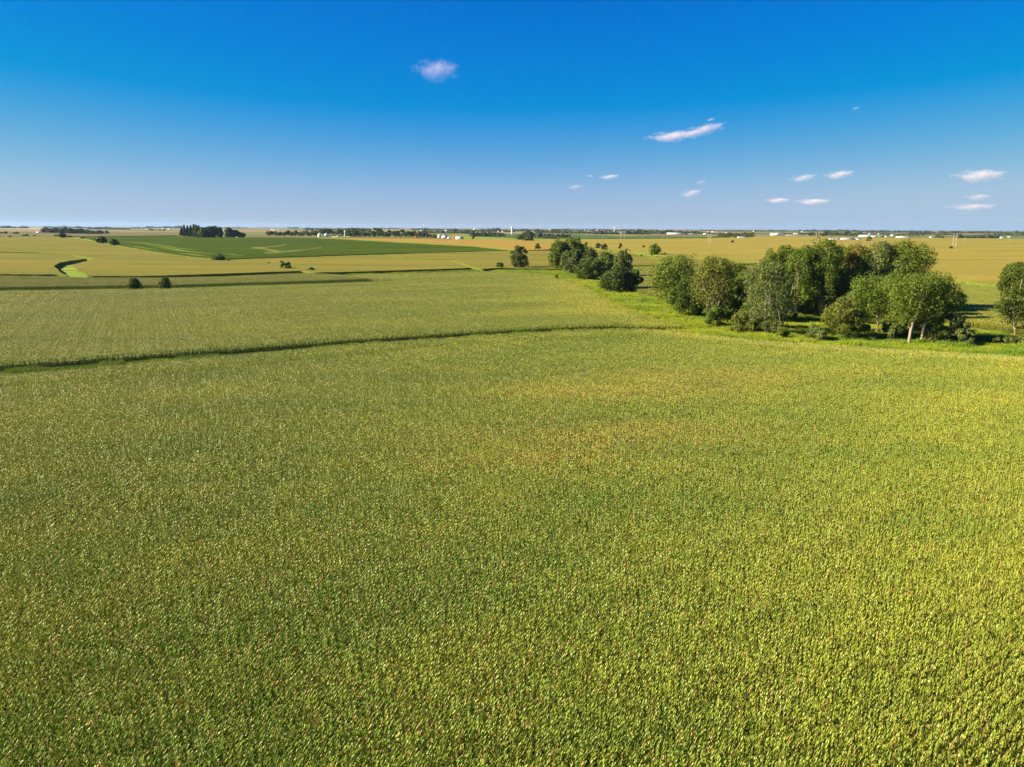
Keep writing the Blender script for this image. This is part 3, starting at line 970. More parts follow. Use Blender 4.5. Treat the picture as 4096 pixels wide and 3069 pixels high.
def grass_zone(P, label, tall=0.2, yel=None, step=3.2, dark=0.0):
    mn, mx = P.min(0), P.max(0)
    gx, gy = np.meshgrid(np.arange(mn[0], mx[0], step), np.arange(mn[1], mx[1], step))
    x = gx.ravel() + RNG.uniform(-1.2, 1.2, gx.size); y = gy.ravel() + RNG.uniform(-1.2, 1.2, gx.size)
    k = inside(P, x, y) & in_view(x, y, 20)
    for C in ALL_CORN:
        k &= ~inside(C, x, y)
    x, y = x[k], y[k]
    n = len(x)
    idx = np.where(RNG.random(n) < tall, 4 + RNG.integers(0, 3, n), RNG.integers(0, 4, n))
    rot = np.zeros((n, 3)); rot[:, 2] = RNG.uniform(0, 6.28, n)
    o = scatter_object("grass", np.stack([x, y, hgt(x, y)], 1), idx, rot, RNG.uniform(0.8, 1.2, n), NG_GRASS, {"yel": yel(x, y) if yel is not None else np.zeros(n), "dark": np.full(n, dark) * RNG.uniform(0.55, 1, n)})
    tag(o, label, "grass", None, "stuff")
GZ = np.concatenate([L0[8:], EDGE, [gp(4500, 1300), gp(4096, 1270), gp(3800, 1250), gp(3500, 1215), gp(3300, 1190), gp(3050, 1180), gp(2800, 1160), gp(2560, 1130), gp(2450, 1085), gp(2260, 1070), gp(1900, 1068), gp(1880, 1084), gp(2200, 1110), gp(2230, 1165), gp(2300, 1220)]])
yb = [(gp(2470, 1180), 22, 8), (gp(2400, 1160), 16, 8), (gp(2330, 1125), 12, 12), (gp(2560, 1222), 22, 6), (gp(2660, 1262), 24, 6)]
yb2 = [(gp(2360, 1140), 14, 14), (gp(2740, 1300), 40, 7), (gp(3990, 1300), 16, 10), (gp(3350, 1300), 25, 6), (gp(2850, 1330), 40, 5)]
grass_zone(GZ, "bright green and yellow grass of the creek banks round the tree groves", 0.28, lambda x, y: np.clip(blob(x, y, yb, 0.9) * (0.7 + 0.5 * wob(x, y, 2.5, 1.2, 3.0, 21)) + blob(x, y, yb2, 0.6) + 0.12 * wob(x, y, 4.0, 1.2, 3.0, 22), 0, 1))
WW = np.concatenate([L0, L2[::-1]])
grass_zone(WW, "grass waterway between the near corn and the dark field edge", 0.12, step=2.2, dark=1.0)  # dark: deep green weeds, with the shade of the gap put into their colour
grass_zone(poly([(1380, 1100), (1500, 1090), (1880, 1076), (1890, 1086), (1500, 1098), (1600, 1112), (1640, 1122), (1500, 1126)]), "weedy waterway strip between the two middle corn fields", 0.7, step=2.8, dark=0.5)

# ------------------------------------------------------------------ trees
def env(shape, t):
    if shape == 'cone':
        return (1 - t) ** 0.75 * 0.95 + 0.05
    if shape == 'column':
        return np.sin(np.pi * np.clip(0.12 + 0.80 * t, 0, 1)) ** 0.45
    if shape == 'round':
        return np.sqrt(np.clip(1 - (2 * t - 0.9) ** 2 / 1.25, 0.02, 1))
    if shape == 'vase':
        return np.sqrt(np.clip(1 - ((t - 0.62) / 0.66) ** 2, 0.05, 1))
    return np.sqrt(np.clip(1 - ((t - 0.45) / 0.60) ** 2, 0.04, 1))   # oval

def crown_mesh(rng, H, W, c0, shape, n_lobes, nleaf, leaf, mat, lobe_r=0.2, accent=None, zs=(0.65, 1.0)):
    """leaf clumps: many small blades on uneven lobes spread through the crown"""
    cz0 = c0 * H; ch = H - cz0
    L = []
    lean = rng.normal(0, 0.04, 2) * W
    if shape == 'cone':
        lobe_r *= 0.7
    for k in range(n_lobes):
        t = rng.random() ** (1.25 if shape == 'cone' else 0.9)
        if k < 3:
            t = 0.9 + 0.04 * k
        a = rng.uniform(0, 6.283)
        rr = env(shape, t) * W / 2
        f = math.sqrt(rng.uniform(0.12, 0.92))
        lr = lobe_r * W * rng.uniform(0.6, 1.25) * (0.55 + 0.45 * env(shape, t))
        r_ = max(0.0, rr - lr * 0.42) * f
        z = cz0 + lr * 0.55 + t * max(ch - 1.25 * lr, 0.2)
        L.append((math.cos(a) * r_ + lean[0] * t, math.sin(a) * r_ + lean[1] * t, z, lr, rng.uniform(-0.20, 0.20), rng.uniform(*zs)))
    L = np.array(L)
    w = L[:, 3] ** 2; w /= w.sum()
    li = rng.choice(len(L), nleaf, p=w)
    d = rng.normal(0, 1, (nleaf, 3)); d[:, 2] += 0.30
    d /= np.linalg.norm(d, axis=1)[:, None]
    # finer lumps on each lobe
    bump = 1 + 0.20 * np.sin(d[:, 0] * 7 + li * 1.7) * np.sin(d[:, 1] * 8 + li) + 0.12 * np.sin(d[:, 2] * 11 + li * 2.3)
    rad = L[li, 3] * bump * rng.uniform(0.62, 1.06, nleaf) ** 0.6
    # sprays that break the outline
    sp = rng.random(nleaf) < 0.07
    rad = np.where(sp, rad * rng.uniform(1.05, 1.35, nleaf), rad)
    P = L[li, :3] + d * rad[:, None] * np.stack([np.ones(nleaf), np.ones(nleaf), L[li, 5]], 1)
    P[:, 2] = np.maximum(P[:, 2], 0.15)
    nrm = d + rng.normal(0, 0.55, (nleaf, 3)); nrm /= np.linalg.norm(nrm, axis=1)[:, None]
    ref = rng.normal(0, 1, (nleaf, 3))
    u = np.cross(nrm, ref); u /= np.linalg.norm(u, axis=1)[:, None] + 1e-9
    v = np.cross(nrm, u)
    s = leaf * rng.uniform(0.55, 1.3, nleaf)[:, None]
    V = np.stack([P - u * s * 0.62, P - v * s * 0.40, P + u * s * 0.62, P + v * s * 0.40], 1).reshape(-1, 3)
    b = np.arange(nleaf) * 4
    F = np.concatenate([np.stack([b, b + 1, b + 2], 1), np.stack([b, b + 2, b + 3], 1)])
    tint = np.clip(0.42 + L[li, 4] + rng.normal(0, 0.20, nleaf), 0, 1)
    me = mesh_np("crown", V, F, tint=np.repeat(tint, 4), mats=[mat] + ([accent] if accent else []),
                 midx=(np.tile((rng.random(nleaf) < 0.75) & (P[:, 2] > cz0 + ch * 0.62) & (L[li, 4] > -0.02), 2).astype(int) if accent else None))
    return me, L

def trunk_mesh(rng, H, W, c0, L, mat, tr=None, stems=1, limbs=9):
    mb = MB()
    tr = tr or 0.022 * H
    for s_ in range(stems):
        off = rng.normal(0, 0.03 * W, 2) * (stems > 1)
        top = np.array([rng.normal(0, 0.08 * W), rng.normal(0, 0.08 * W), H * rng.uniform(0.72, 0.85)])
        if stems > 1:
            a = 6.283 * s_ / stems + rng.uniform(-0.4, 0.4)
            top[:2] += np.array([math.cos(a), math.sin(a)]) * W * 0.2
        n = 7
        bend = rng.normal(0, 0.02 * W, 2)
        pts = [np.array([off[0], off[1], -0.3]) * (1 - t) + top * t + np.array([bend[0], bend[1], 0]) * math.sin(math.pi * t) for t in np.linspace(0, 1, n)]
        mb.tube(pts, [tr * (1.25 if i == 0 else 1) * (1 - 0.82 * i / (n - 1)) for i in range(n)], 7)
        for k in rng.choice(len(L), min(limbs, len(L)), replace=False):
            e = L[k, :3].copy(); e[2] += L[k, 3] * 0.2
            t = np.clip((e[2] / H) * 0.62, 0.12, 0.8)
            i = int(t * (n - 1)); st = pts[i]
            mid = st * 0.5 + e * 0.5; mid[2] += -0.05 * H * rng.random()
            mid[:2] += rng.normal(0, 0.02 * W, 2)
            mb.tube([st, mid, e], [tr * 0.42, tr * 0.28, tr * 0.08], 5)
    me = mesh_np("trunk", np.concatenate(mb.V), np.concatenate(mb.F), mat)
    return me

TREE_N = [0]
g_ = "cottonwood trees of the grove at right"
def tree(px, py, wpx, hpx, shape, mat, label, name="tree", cat="tree", c0=0.12, leaf=None, dens=1.0, bark='bark', stems=1, lobe_r=0.2, lobes=None, dz=0.0, group=None, accent=None, trunk=True, dy=0.0):
    TREE_N[0] += 1
    rng = np.random.default_rng(3000 + TREE_N[0])
    if dz == 0 and any(inside(Q, *[np.array([v]) for v in gp(px, py, 2.0)])[0] for Q in CORN_POLYS):
        dz = 2.0       # stands in the crop: what shows is above the tassels
    g = gp(px, py, dz)
    g = g * (1 + dy)
    s = mpp(g)
    H = hpx * s * ((1.13 if group == g_ else 1.06) if hpx > 60 else 1.0) + dz; W = wpx * s * (1.12 if hpx > 60 else 1.0) * (1.22 if group == g_ else 1.0)
    z = float(hgt(g[0], g[1]))
    leaf = leaf or max(0.34, 1.25 * 4.0 * s)
    nl = int(1.25 * lobes) if lobes and lobes > 30 else (lobes or int(np.clip(W * H / 3.6, 10, 80)))
    if lobe_r < 0.21: lobe_r *= 0.84
    area = math.pi * W * (H * (1 - c0)) * 0.9
    nleaf = int(np.clip(dens * 4.2 * area / (leaf * leaf * 0.5), 150, 15000))
    cm, L = crown_mesh(rng, H, W, c0, shape, nl, nleaf, leaf, M[mat], lobe_r, M[accent] if accent else None, (1.0, 1.9) if group in (g_, 'trees of the middle clump by the creek') and lobe_r < 0.24 and shape != 'round' else (0.75, 1.25))
    root = empty(name, (g[0], g[1], z), 0)
    tag(root, label, cat, group)
    link("crown", cm, root)
    if trunk:
        link("trunk", trunk_mesh(rng, H, W, c0, L, M[bark], None, stems), root)
    root["_s"] = s
    return root

def limb_path(root, name, paths, mat, r0, label=None):
    """pale trunks and dead limbs; paths in photo pixels right/up from the foot of the tree, with depth in metres"""
    s = root["_s"]; mb = MB()
    for pts, ra, rb in paths:
        P = [np.array([x * s, d, y * s]) for x, y, d in pts]
        n = len(P)
        mb.tube(P, [r0 * (ra + (rb - ra) * i / (n - 1)) for i in range(n)], 7)
    o = mb.build(name, M[mat], root)
    if label: o["label"] = label
    return o

# -- right-hand cottonwood grove and its undergrowth (photo pixels: centre, foot, width, height)
g_ = "cottonwood trees of the grove at right"
tree(2682, 1205, 138, 142, 'vase', 'cottonwood', "leafy cottonwood standing alone at the left end of the right grove", "cottonwood_tree", c0=0.14, group=g_)
tree(2755, 1262, 98, 140, 'oval', 'dark', "dark dense tree between the first cottonwood and the yellow-green one", "tree", c0=0.05, group=g_)
t = tree(2856, 1282, 142, 214, 'oval', 'olive', "yellow-green cottonwood with pale branches showing through its thin crown", "cottonwood_tree", c0=0.22, dens=0.62, bark='pale_bark', stems=2, lobe_r=0.17, group=g_)
limb_path(t, "dead_limb", [([(0, 60, -4), (-5, 110, -5), (-20, 150, -6), (-45, 178, -6)], 1, .3), ([(-5, 105, -5), (10, 150, -6), (5, 190, -6)], .8, .3), ([(20, 40, -4), (40, 75, -5), (55, 95, -5)], .9, .4)], 'pale_bark', 0.08)
tree(2952, 1222, 92, 122, 'oval', 'cottonwood', "mid green tree behind the gap in the middle of the grove", "cottonwood_tree", c0=0.2, group=g_, dy=0.06)
tree(2868, 1306, 104, 76, 'round', 'bright', "low bright green maple under the yellow-green cottonwood", "maple_tree", c0=0.0, group=None)
tree(2968, 1328, 104, 84, 'round', 'olive', "olive green locust bush beside the big grey-green cottonwood", "locust_bush", "bush", c0=0.0, dens=0.8)
t = tree(3062, 1334, 158, 250, 'column', 'silver', "big grey-green cottonwood with leaves down to the grass", "cottonwood_tree", c0=0.03, dens=1.0, bark='bark', stems=1, lobe_r=0.15, lobes=72, group=g_)
limb_path(t, "dead_limb", [([(52, 160, -7), (58, 190, -7), (66, 225, -7)], 1, .2), ([(58, 185, -7), (74, 205, -7), (78, 235, -7)], .8, .2), ([(5, 10, -8), (12, 60, -9), (4, 110, -8)], 1, .4), ([(-60, 105, -8), (-42, 62, -8), (-20, 30, -8)], .6, .4)], 'pale_bark', 0.075)
tree(3070, 1290, 92, 222, 'column', 'cottonwood', "tall cottonwood top rising behind the big grey-green cottonwood", "cottonwood_tree", c0=0.25, lobe_r=0.17, group=g_, dy=0.10)
t = tree(3185, 1268, 116, 232, 'column', 'bright', "fresh green tall cottonwood left of the grove's highest tree", "cottonwood_tree", c0=0.10, bark='pale_bark', lobe_r=0.15, lobes=56, group=g_)
limb_path(t, "dead_limb", [([(-40, 150, -5), (-35, 185, -5), (-44, 215, -5)], .9, .2), ([(-36, 175, -5), (-20, 200, -5)], .7, .2)], 'pale_bark', 0.075)
tree(3282, 1268, 122, 272, 'column', 'cottonwood', "highest cottonwood of the grove with a dark shaded foot", "cottonwood_tree", c0=0.10, bark='pale_bark', lobe_r=0.15, lobes=66, stems=2, group=g_)
tree(3236, 1250, 84, 214, 'column', 'bright', "slim cottonwood between the two tallest trees of the grove", "cottonwood_tree", c0=0.1, lobe_r=0.17, group=g_, dy=0.06)
tree(3392, 1262, 118, 242, 'oval', 'cottonwood', "cottonwood with orange turning leaves at its top", "cottonwood_tree", c0=0.14, bark='pale_bark', lobe_r=0.17, group=g_, accent='autumn')
tree(3418, 1250, 96, 150, 'oval', 'dark', "dark tree below the cottonwood with the orange top", "tree", c0=0.1, group=g_, dy=-0.02)
tree(3500, 1262, 130, 246, 'round', 'silver', "rounded grey-green cottonwood crown on the left of the twin domes", "cottonwood_tree", c0=0.3, lobe_r=0.2, group=g_, dy=0.05)
tree(3594, 1266, 156, 252, 'round', 'cottonwood', "rounded cottonwood crown on the right of the twin domes", "cottonwood_tree", c0=0.3, lobe_r=0.18, lobes=50, group=g_, dy=0.05)
t = tree(3486, 1330, 138, 188, 'vase', 'bright', "forked pale-trunked cottonwood at the front of the grove", "cottonwood_tree", c0=0.30, lobe_r=0.2, trunk=False, group=g_)
limb_path(t, "trunk", [([(0, -3, -3), (2, 40, -3), (0, 62, -3)], 1.4, 1.1), ([(0, 60, -3), (-8, 90, -3), (-32, 122, -3), (-50, 128, -3)], 1.0, .35), ([(0, 60, -3), (8, 95, -3), (-2, 135, -3)], 1.0, .3), ([(-4, 72, -3), (-20, 92, -3), (-26, 112, -3)], .7, .3), ([(10, 8, -4), (28, 38, -4), (36, 50, -4)], .5, .25)], 'pale_bark', 0.26)
t = tree(3624, 1368, 170, 236, 'vase', 'cottonwood', "tall pale-trunked cottonwood standing at the very edge of the field", "cottonwood_tree", c0=0.32, lobe_r=0.18, lobes=40, trunk=False, group=g_)
limb_path(t, "trunk", [([(-4, -3, -2), (-2, 50, -2), (2, 78, -2)], 1.35, 1.1), ([(2, 76, -2), (12, 110, -2), (22, 150, -2), (24, 172, -2)], 1.1, .5), ([(-2, 55, -2), (-12, 66, -2), (-14, 82, -2)], .7, .4), ([(20, 140, -3), (8, 172, -3), (-8, 205, -3)], .7, .25), ([(14, 160, -3), (2, 185, -4), (-22, 196, -4)], .5, .2), ([(22, 165, -3), (16, 190, -4), (2, 216, -4)], .45, .15), ([(22, 165, -3), (26, 195, -4), (24, 212, -4)], .45, .15)], 'pale_bark', 0.33)
t = tree(3706, 1362, 176, 232, 'round', 'cottonwood', "leaning pale-trunked cottonwood with the widest crown at right of the grove", "cottonwood_tree", c0=0.30, lobe_r=0.17, lobes=46, trunk=False, group=g_)
limb_path(t, "trunk", [([(-38, -3, -2), (-34, 50, -2), (-26, 84, -2), (-8, 118, -2), (2, 150, -2)], 1.3, .6), ([(-8, 116, -2), (14, 128, -2), (30, 140, -2)], .5, .3), ([(0, 140, -2), (4, 165, -3), (16, 190, -3)], .6, .25)], 'pale_bark', 0.30)
tree(3375, 1352, 142, 158, 'oval', 'olive', "olive green drooping willow leaning out of the grove over the grass", "willow_tree", c0=0.06, dens=0.85, group=None)
tree(3556, 1358, 100, 64, 'round', 'silver', "grey-green undergrowth bush between the pale trunks", "undergrowth_bush", "bush", c0=0.0)
tree(3440, 1358, 90, 60, 'round', 'dark', "dark low bush under the olive willow", "undergrowth_bush", "bush", c0=0.0)
tree(3728, 1366, 100, 92, 'round', 'bright', "vivid green low bush right of the leaning trunk", "undergrowth_bush", "bush", c0=0.0)
tree(3802, 1372, 92, 108, 'oval', 'silver', "grey-green bush forming the right end of the grove", "undergrowth_bush", "bush", c0=0.0)
tree(3860, 1382, 66, 88, 'oval', 'silver', "small silvery bush touching the tall grass right of the grove", "undergrowth_bush", "bush", c0=0.0)
tree(3246, 1356, 122, 50, 'round', 'silver', "low dome-shaped grey-green bush at the field edge", "dome_bush", "bush", c0=0.0, dens=1.3)
tree(3125, 1352, 60, 30, 'round', 'bright', "small fresh green shrub left of the dome-shaped bush", "shrub", "bush", c0=0.0)
tree(3150, 1275, 70, 46, 'round', 'olive', "yellow-green shrub in the shade between the grove trunks", "shrub", "bush", c0=0.0)
tree(3770, 1250, 120, 90, 'round', 'bright', "light green tree crown behind the right end of the grove", "tree", c0=0.1, dy=0.03)
t = tree(3708, 1366, 20, 18, 'round', 'bright', "short curved broken trunk beside the vivid green bush", "fallen_trunk", "tree trunk", c0=0.1, trunk=False)
limb_path(t, "trunk", [([(-12, -2, -2), (-10, 9, -2), (-1, 18, -2), (8, 23, -2)], 1.0, .5)], 'pale_bark', 0.28)
for k, (x, y, w, h, m, dyy) in enumerate([(3010, 1262, 90, 170, 'cottonwood', 0.05), (3120, 1258, 96, 190, 'cottonwood', 0.12), (3330, 1240, 110, 190, 'dark', 0.10), (3452, 1252, 110, 190, 'cottonwood', 0.10), (3560, 1270, 120, 190, 'silver', 0.02), (3640, 1290, 110, 170, 'cottonwood', 0.03), (3560, 1320, 110, 130, 'silver', 0.02), (3410, 1310, 90, 120, 'silver', 0.04), (2916, 1240, 70, 110, 'cottonwood', 0.10), (3750, 1300, 90, 130, 'cottonwood', 0.02)]):
    tree(x, y, w, h, 'oval', m, ["tree filling the gap left of the big grey-green cottonwood", "tree filling the gap right of the big grey-green cottonwood", "dark tree deep behind the highest cottonwood", "tree deep behind the one with the orange top", "grey-green tree under the twin domes", "tree under the right one of the twin domes", "grey-green tree close behind the forked cottonwood", "grey-green tree behind the olive willow", "small tree far behind the yellow-green cottonwood", "tree behind the leaning pale-trunked cottonwood"][k], "tree", c0=0.12, dy=dyy, lobe_r=0.18)
for k, (x, y, w, h, m, dyy) in enumerate([(2800, 1262, 84, 120, 'cottonwood', 0.01), (2905, 1282, 84, 120, 'bright', 0.02), (2945, 1262, 84, 150, 'cottonwood', 0.03), (3012, 1318, 90, 130, 'cottonwood', 0.01), (3128, 1300, 90, 160, 'silver', 0.03), (2700, 1232, 76, 80, 'bright', 0.0), (3330, 1262, 96, 200, 'cottonwood', 0.03), (3250, 1262, 96, 160, 'dark', 0.05), (3600, 1352, 120, 96, 'cottonwood', 0.01), (3650, 1340, 110, 110, 'dark', 0.03)]):
    tree(x, y, w, h, 'oval', m, ["low tree just left of the yellow-green cottonwood", "fresh green low tree right of the yellow-green cottonwood", "medium tree in the saddle left of the big grey-green cottonwood", "leafy skirt tree at the left foot of the big grey-green cottonwood", "grey-green tree at the right shoulder of the big grey-green cottonwood", "low bright tree under the first cottonwood of the grove", "cottonwood between the highest one and the one with the orange top", "dark shaded tree at the foot of the two tallest cottonwoods", "leafy undergrowth tree left of the field-edge cottonwood trunk", "dark undergrowth tree between the two right pale trunks"][k], "tree", c0=0.02, dy=dyy, lobe_r=0.18)
for k, (x, y, w, h, m, dyy) in enumerate([(3130, 1262, 96, 228, 'cottonwood', 0.04), (3222, 1266, 90, 232, 'cottonwood', 0.03), (3345, 1262, 100, 226, 'cottonwood', 0.05), (3452, 1262, 100, 210, 'cottonwood', 0.06), (2830, 1240, 90, 160, 'olive', 0.05)]):
    tree(x, y, w, h, 'column', m, ["upright cottonwood plume just right of the big grey-green one", "upright cottonwood plume left beside the highest cottonwood", "upright cottonwood plume right beside the highest cottonwood", "upright cottonwood plume left of the twin domes", "yellow-green cottonwood plume left behind the thin-crowned one"][k], "cottonwood_tree", "tree", c0=0.08, dy=dyy, lobe_r=0.16, group=g_)
# right edge
tree(4062, 1340, 176, 250, 'vase', 'dark', "large dark tree cut by the right edge of the photo", "tree", c0=0.1, lobe_r=0.2, lobes=30, dens=0.85, bark='pale_bark')
tree(4030, 1300, 110, 214, 'oval', 'dark', "darker tree top behind the tree at the right edge", "tree", c0=0.45, dy=0.06)
for k, (x, y, w, h) in enumerate([(3925, 1372, 60, 24), (3975, 1374, 66, 30), (4030, 1376, 70, 34), (4085, 1380, 60, 36)]):
    tree(x, y, w, h, 'round', 'silver', ["first", "second", "third", "last"][k] + " low grey-green shrub counting rightward from the grove end", "shrub", "bush", c0=0.0, group="low shrubs in front of the tree at the right edge")

# -- middle clump along the creek
g2 = "trees of the middle clump by the creek"
tree(2240, 1082, 88, 104, 'column', 'cottonwood', "tall cottonwood at the left end of the middle clump", "cottonwood_tree", c0=0.06, bark='pale_bark', stems=3, lobe_r=0.16, group=g2)
tree(2290, 1078, 82, 110, 'column', 'cottonwood', "tall dark green cottonwood second from the left in the middle clump", "cottonwood_tree", c0=0.08, bark='pale_bark', lobe_r=0.16, group=g2, dy=0.02)
tree(2282, 1096, 74, 82, 'oval', 'silver', "grey-green tree in front of the two tall left cottonwoods", "tree", c0=0.05, group=g2)
tree(2350, 1072, 66, 66, 'oval', 'silver', "silvery tree top behind the round dark maple", "tree", c0=0.1, group=g2, dy=0.04)
tree(2316, 1072, 40, 52, 'round', 'dark', "small dark tree squeezed behind the middle clump", "tree", c0=0.1, group=g2, dy=0.03)
tree(2358, 1121, 120, 84, 'round', 'dark', "round dense dark maple in the middle clump", "maple_tree", c0=0.0, lobe_r=0.15, lobes=60, group=g2)
tree(2420, 1096, 76, 72, 'oval', 'bright', "light green tree right behind the round dark maple", "tree", c0=0.1, group=g2, dy=0.02)
tree(2492, 1110, 68, 88, 'oval', 'silver', "grey-green tree rising behind the rounded willow", "tree", c0=0.12, bark='pale_bark', group=g2, dy=0.04)
tree(2462, 1168, 96, 92, 'round', 'dark', "willow of rounded lobes at the right end of the middle clump", "willow_tree", c0=0.0, lobe_r=0.27, lobes=13, group=g2)
tree(2525, 1166, 84, 70, 'round', 'dark', "darker right half of the willows with lobes hanging to the grass", "willow_tree", c0=0.0, lobe_r=0.27, lobes=10, group=g2)
tree(2545, 1150, 44, 62, 'round', 'bright', "small light green willow top at the clump's right tip", "willow_tree", c0=0.2, lobe_r=0.27, lobes=7, group=g2, dy=0.01)
tree(2228, 1115, 16, 14, 'round', 'dark', "tiny dark bush at the corner of the corn and the creek grass", "bush", "bush", c0=0.0)
# -- lone trees
tree(2077, 1079, 68, 90, 'oval', 'silver', "lone grey-green cottonwood in the centre with its shadow on the corn", "cottonwood_tree", c0=0.04, bark='pale_bark', lobe_r=0.15, lobes=44)
tree(2000, 1079, 38, 28, 'round', 'bright', "round green bush left of the lone central cottonwood", "bush", "bush", c0=0.0)
tree(543, 1157, 46, 42, 'oval', 'dark', "small dark evergreen, the left one of the pair at the field line", "cedar_tree", c0=0.0, dz=1.6, lobe_r=0.3, lobes=26)
tree(662, 1153, 46, 42, 'oval', 'dark', "small dark evergreen, the right one of the pair at the field line", "cedar_tree", c0=0.0, dz=1.6, lobe_r=0.3, lobes=26)
tree(445, 1154, 20, 12, 'round', 'silver', "tiny shrub on the field line left of the two evergreens", "shrub", "bush", c0=0.0)
tree(873, 1040, 60, 22, 'round', 'dark', "wide dark bush at the lower edge of the soybean field", "bush", "bush", c0=0.0)
tree(914, 1042, 22, 6, 'round', 'dark', "flat scrub trailing right of the wide dark bush", "scrub", "bush", c0=0.0)
tree(1076, 1063, 13, 14, 'oval', 'dark', "small upright dark shrub alone in the corn", "shrub", "bush", c0=0.0)
tree(1129, 1070, 24, 26, 'oval', 'cottonwood', "taller left tree of the pair standing in the corn", "tree", c0=0.0)
tree(1152, 1073, 36, 22, 'round', 'dark', "low spreading bush at the right of the pair in the corn", "bush", "bush", c0=0.0)
tree(981, 1050, 20, 7, 'round', 'silver', "low faint scrub between the soybeans and the pair in the corn", "scrub", "bush", c0=0.0)
tree(1242, 1091, 44, 19, 'round', 'dark', "spiky dark bush on the grass strip between the corn fields", "bush", "bush", c0=0.0)
tree(1526, 1122, 24, 11, 'round', 'bright', "weedy green clump where the narrow corn strip ends", "bush", "bush", c0=0.0)
tree(408, 974, 40, 26, 'round', 'dark', "left one of the two dark trees at the soybean corner", "tree", c0=0.0)
tree(457, 982, 40, 24, 'round', 'dark', "right one of the two dark trees at the soybean corner", "tree", c0=0.0)
tree(251, 951, 28, 17, 'round', 'dark', "dark bush on the hill crest at left", "bush", "bush", c0=0.0)
for x, y, w, h, lb in [(223, 948, 16, 7, "small bush just left of the dark crest bush"), (277, 950, 22, 6, "flat bush just right of the dark crest bush"), (110, 948, 17, 10, "rounder bush of the two near the left end of the crest"), (95, 948, 16, 7, "flatter bush of the two near the left end of the crest"), (138, 948, 12, 6, "tiny bush midway along the left crest"), (40, 949, 15, 5, "lowest bush near the left edge of the crest"),
                       (66, 938, 24, 9, "dark thicket beyond the crest near the left edge"), (24, 937, 12, 10, "small tree beyond the crest at the left edge"), (7, 936, 10, 7, "leaning bush at the very left edge"), (428, 937, 15, 13, "single round tree right of the far farmstead wood"), (330, 955, 20, 7, "bush at the upper left tip of the soybean field")]:
    tree(x, y, w, h, 'round', 'dark', lb, "bush", "bush", c0=0.0, group="small bushes along the left crest")
tree(2148, 1002, 25, 27, 'oval', 'dark', "lone dark oval tree at the corner of the orange field", "tree", c0=0.05, bark='pale_bark')
tree(1894, 957, 13, 14, 'column', 'dark', "little square dark tree right of the red and white quonset", "tree", c0=0.0)
tree(2343, 998, 19, 26, 'oval', 'dark', "narrow tree behind the tall cottonwoods of the middle clump", "tree", c0=0.05)
tree(2390, 999, 26, 26, 'round', 'far_leaf', "left one of the scraggly trees on the creek line", "tree", c0=0.0, dens=0.6)
tree(2416, 999, 30, 22, 'round', 'far_leaf', "right one of the scraggly trees on the creek line", "tree", c0=0.0, dens=0.6)
tree(2481, 994, 18, 19, 'oval', 'dark', "small dark tree with a long shadow right of the scraggly pair", "tree", c0=0.05)
tree(2576, 989, 14, 6, 'round', 'dark', "tiny bush alone in the golden corn above the round tree", "bush", "bush", c0=0.0)
tree(2507, 1009, 14, 11, 'oval', 'dark', "left small bush beside the narrow grass waterway", "bush", "bush", c0=0.0)
tree(2518, 1010, 10, 8, 'round', 'dark', "right small bush beside the narrow grass waterway", "bush", "bush", c0=0.0)
tree(2566, 1025, 9, 5, 'round', 'dark', "dark tuft at the bend of the narrow grass waterway", "bush", "bush", c0=0.0)
tree(2616, 1025, 50, 47, 'round', 'cottonwood', "round green tree alone on the narrow grass waterway", "tree", c0=0.08, bark='pale_bark')
tree(2655, 1024, 36, 5, 'round', 'dark', "flat dark scrub right of the round waterway tree", "scrub", "bush", c0=0.0)
tree(2710, 1027, 22, 8, 'round', 'dark', "low dark bush in the line right of the waterway tree", "bush", "bush", c0=0.0)
tree(2767, 1031, 8, 7, 'round', 'bright', "tiny green bush further along the same line", "bush", "bush", c0=0.0)
tree(2930, 970, 12, 7, 'round', 'dark', "tiny dark bush far out in the golden corn", "bush", "bush", c0=0.0)
tree(3803, 994, 18, 8, 'round', 'dark', "small bush at the foot of the right pair of tall poles", "bush", "bush", c0=0.0)
tree(3475, 964, 20, 19, 'round', 'dark', "round dark tree at the right end of the white farm sheds", "tree", c0=0.0)
for k, (x, y, w, h) in enumerate([(2088, 963, 42, 24), (2110, 967, 44, 24), (2075, 960, 26, 18)]):
    tree(x, y, w, h, 'round', 'dark', ["left half of the round dark grove above the orange field", "right half of the round dark grove above the orange field", "smaller tree at the left tip of the round dark grove"][k], "tree", c0=0.0, lobes=30)
# far farm groves, tree by tree
g3 = "trees of the far farmstead wood at left"
for k, (x, w, h, b) in enumerate([(182, 34, 22, 933), (205, 30, 19, 934), (226, 30, 23, 934), (247, 28, 20, 936), (262, 30, 23, 935), (287, 34, 22, 937), (305, 28, 20, 937), (325, 30, 22, 937), (350, 30, 17, 938), (372, 28, 13, 938), (398, 34, 15, 938)]):
    tree(x, b, w, h, 'round', 'far_leaf', "grey-green tree of the far farmstead wood at left", "tree", c0=0.0, group=g3, dens=0.8)
g4 = "conifers of the dark windbreak above the soybeans"
for k, (x, w, h, b) in enumerate([(728, 20, 40, 945), (740, 20, 44, 946), (753, 20, 42, 946), (766, 22, 46, 948), (778, 22, 50, 949)]):
    tree(x, b, w, h, 'cone', 'conifer', "brownish conifer in the left half of the windbreak above the soybeans", "conifer_tree", c0=0.02, group=g4)
g5 = "leafy trees of the dark windbreak above the soybeans"
for k, (x, w, h, b) in enumerate([(795, 34, 48, 951), (815, 38, 42, 952), (835, 42, 44, 952), (858, 40, 46, 952), (878, 34, 40, 951)]):
    tree(x, b, w, h, 'oval', 'dark', "dark leafy tree in the middle of the windbreak above the soybeans", "tree", c0=0.0, group=g5)
tree(917, 950, 36, 40, 'oval', 'far_leaf', "taller tree standing after the gap in the soybean windbreak", "tree", c0=0.0)
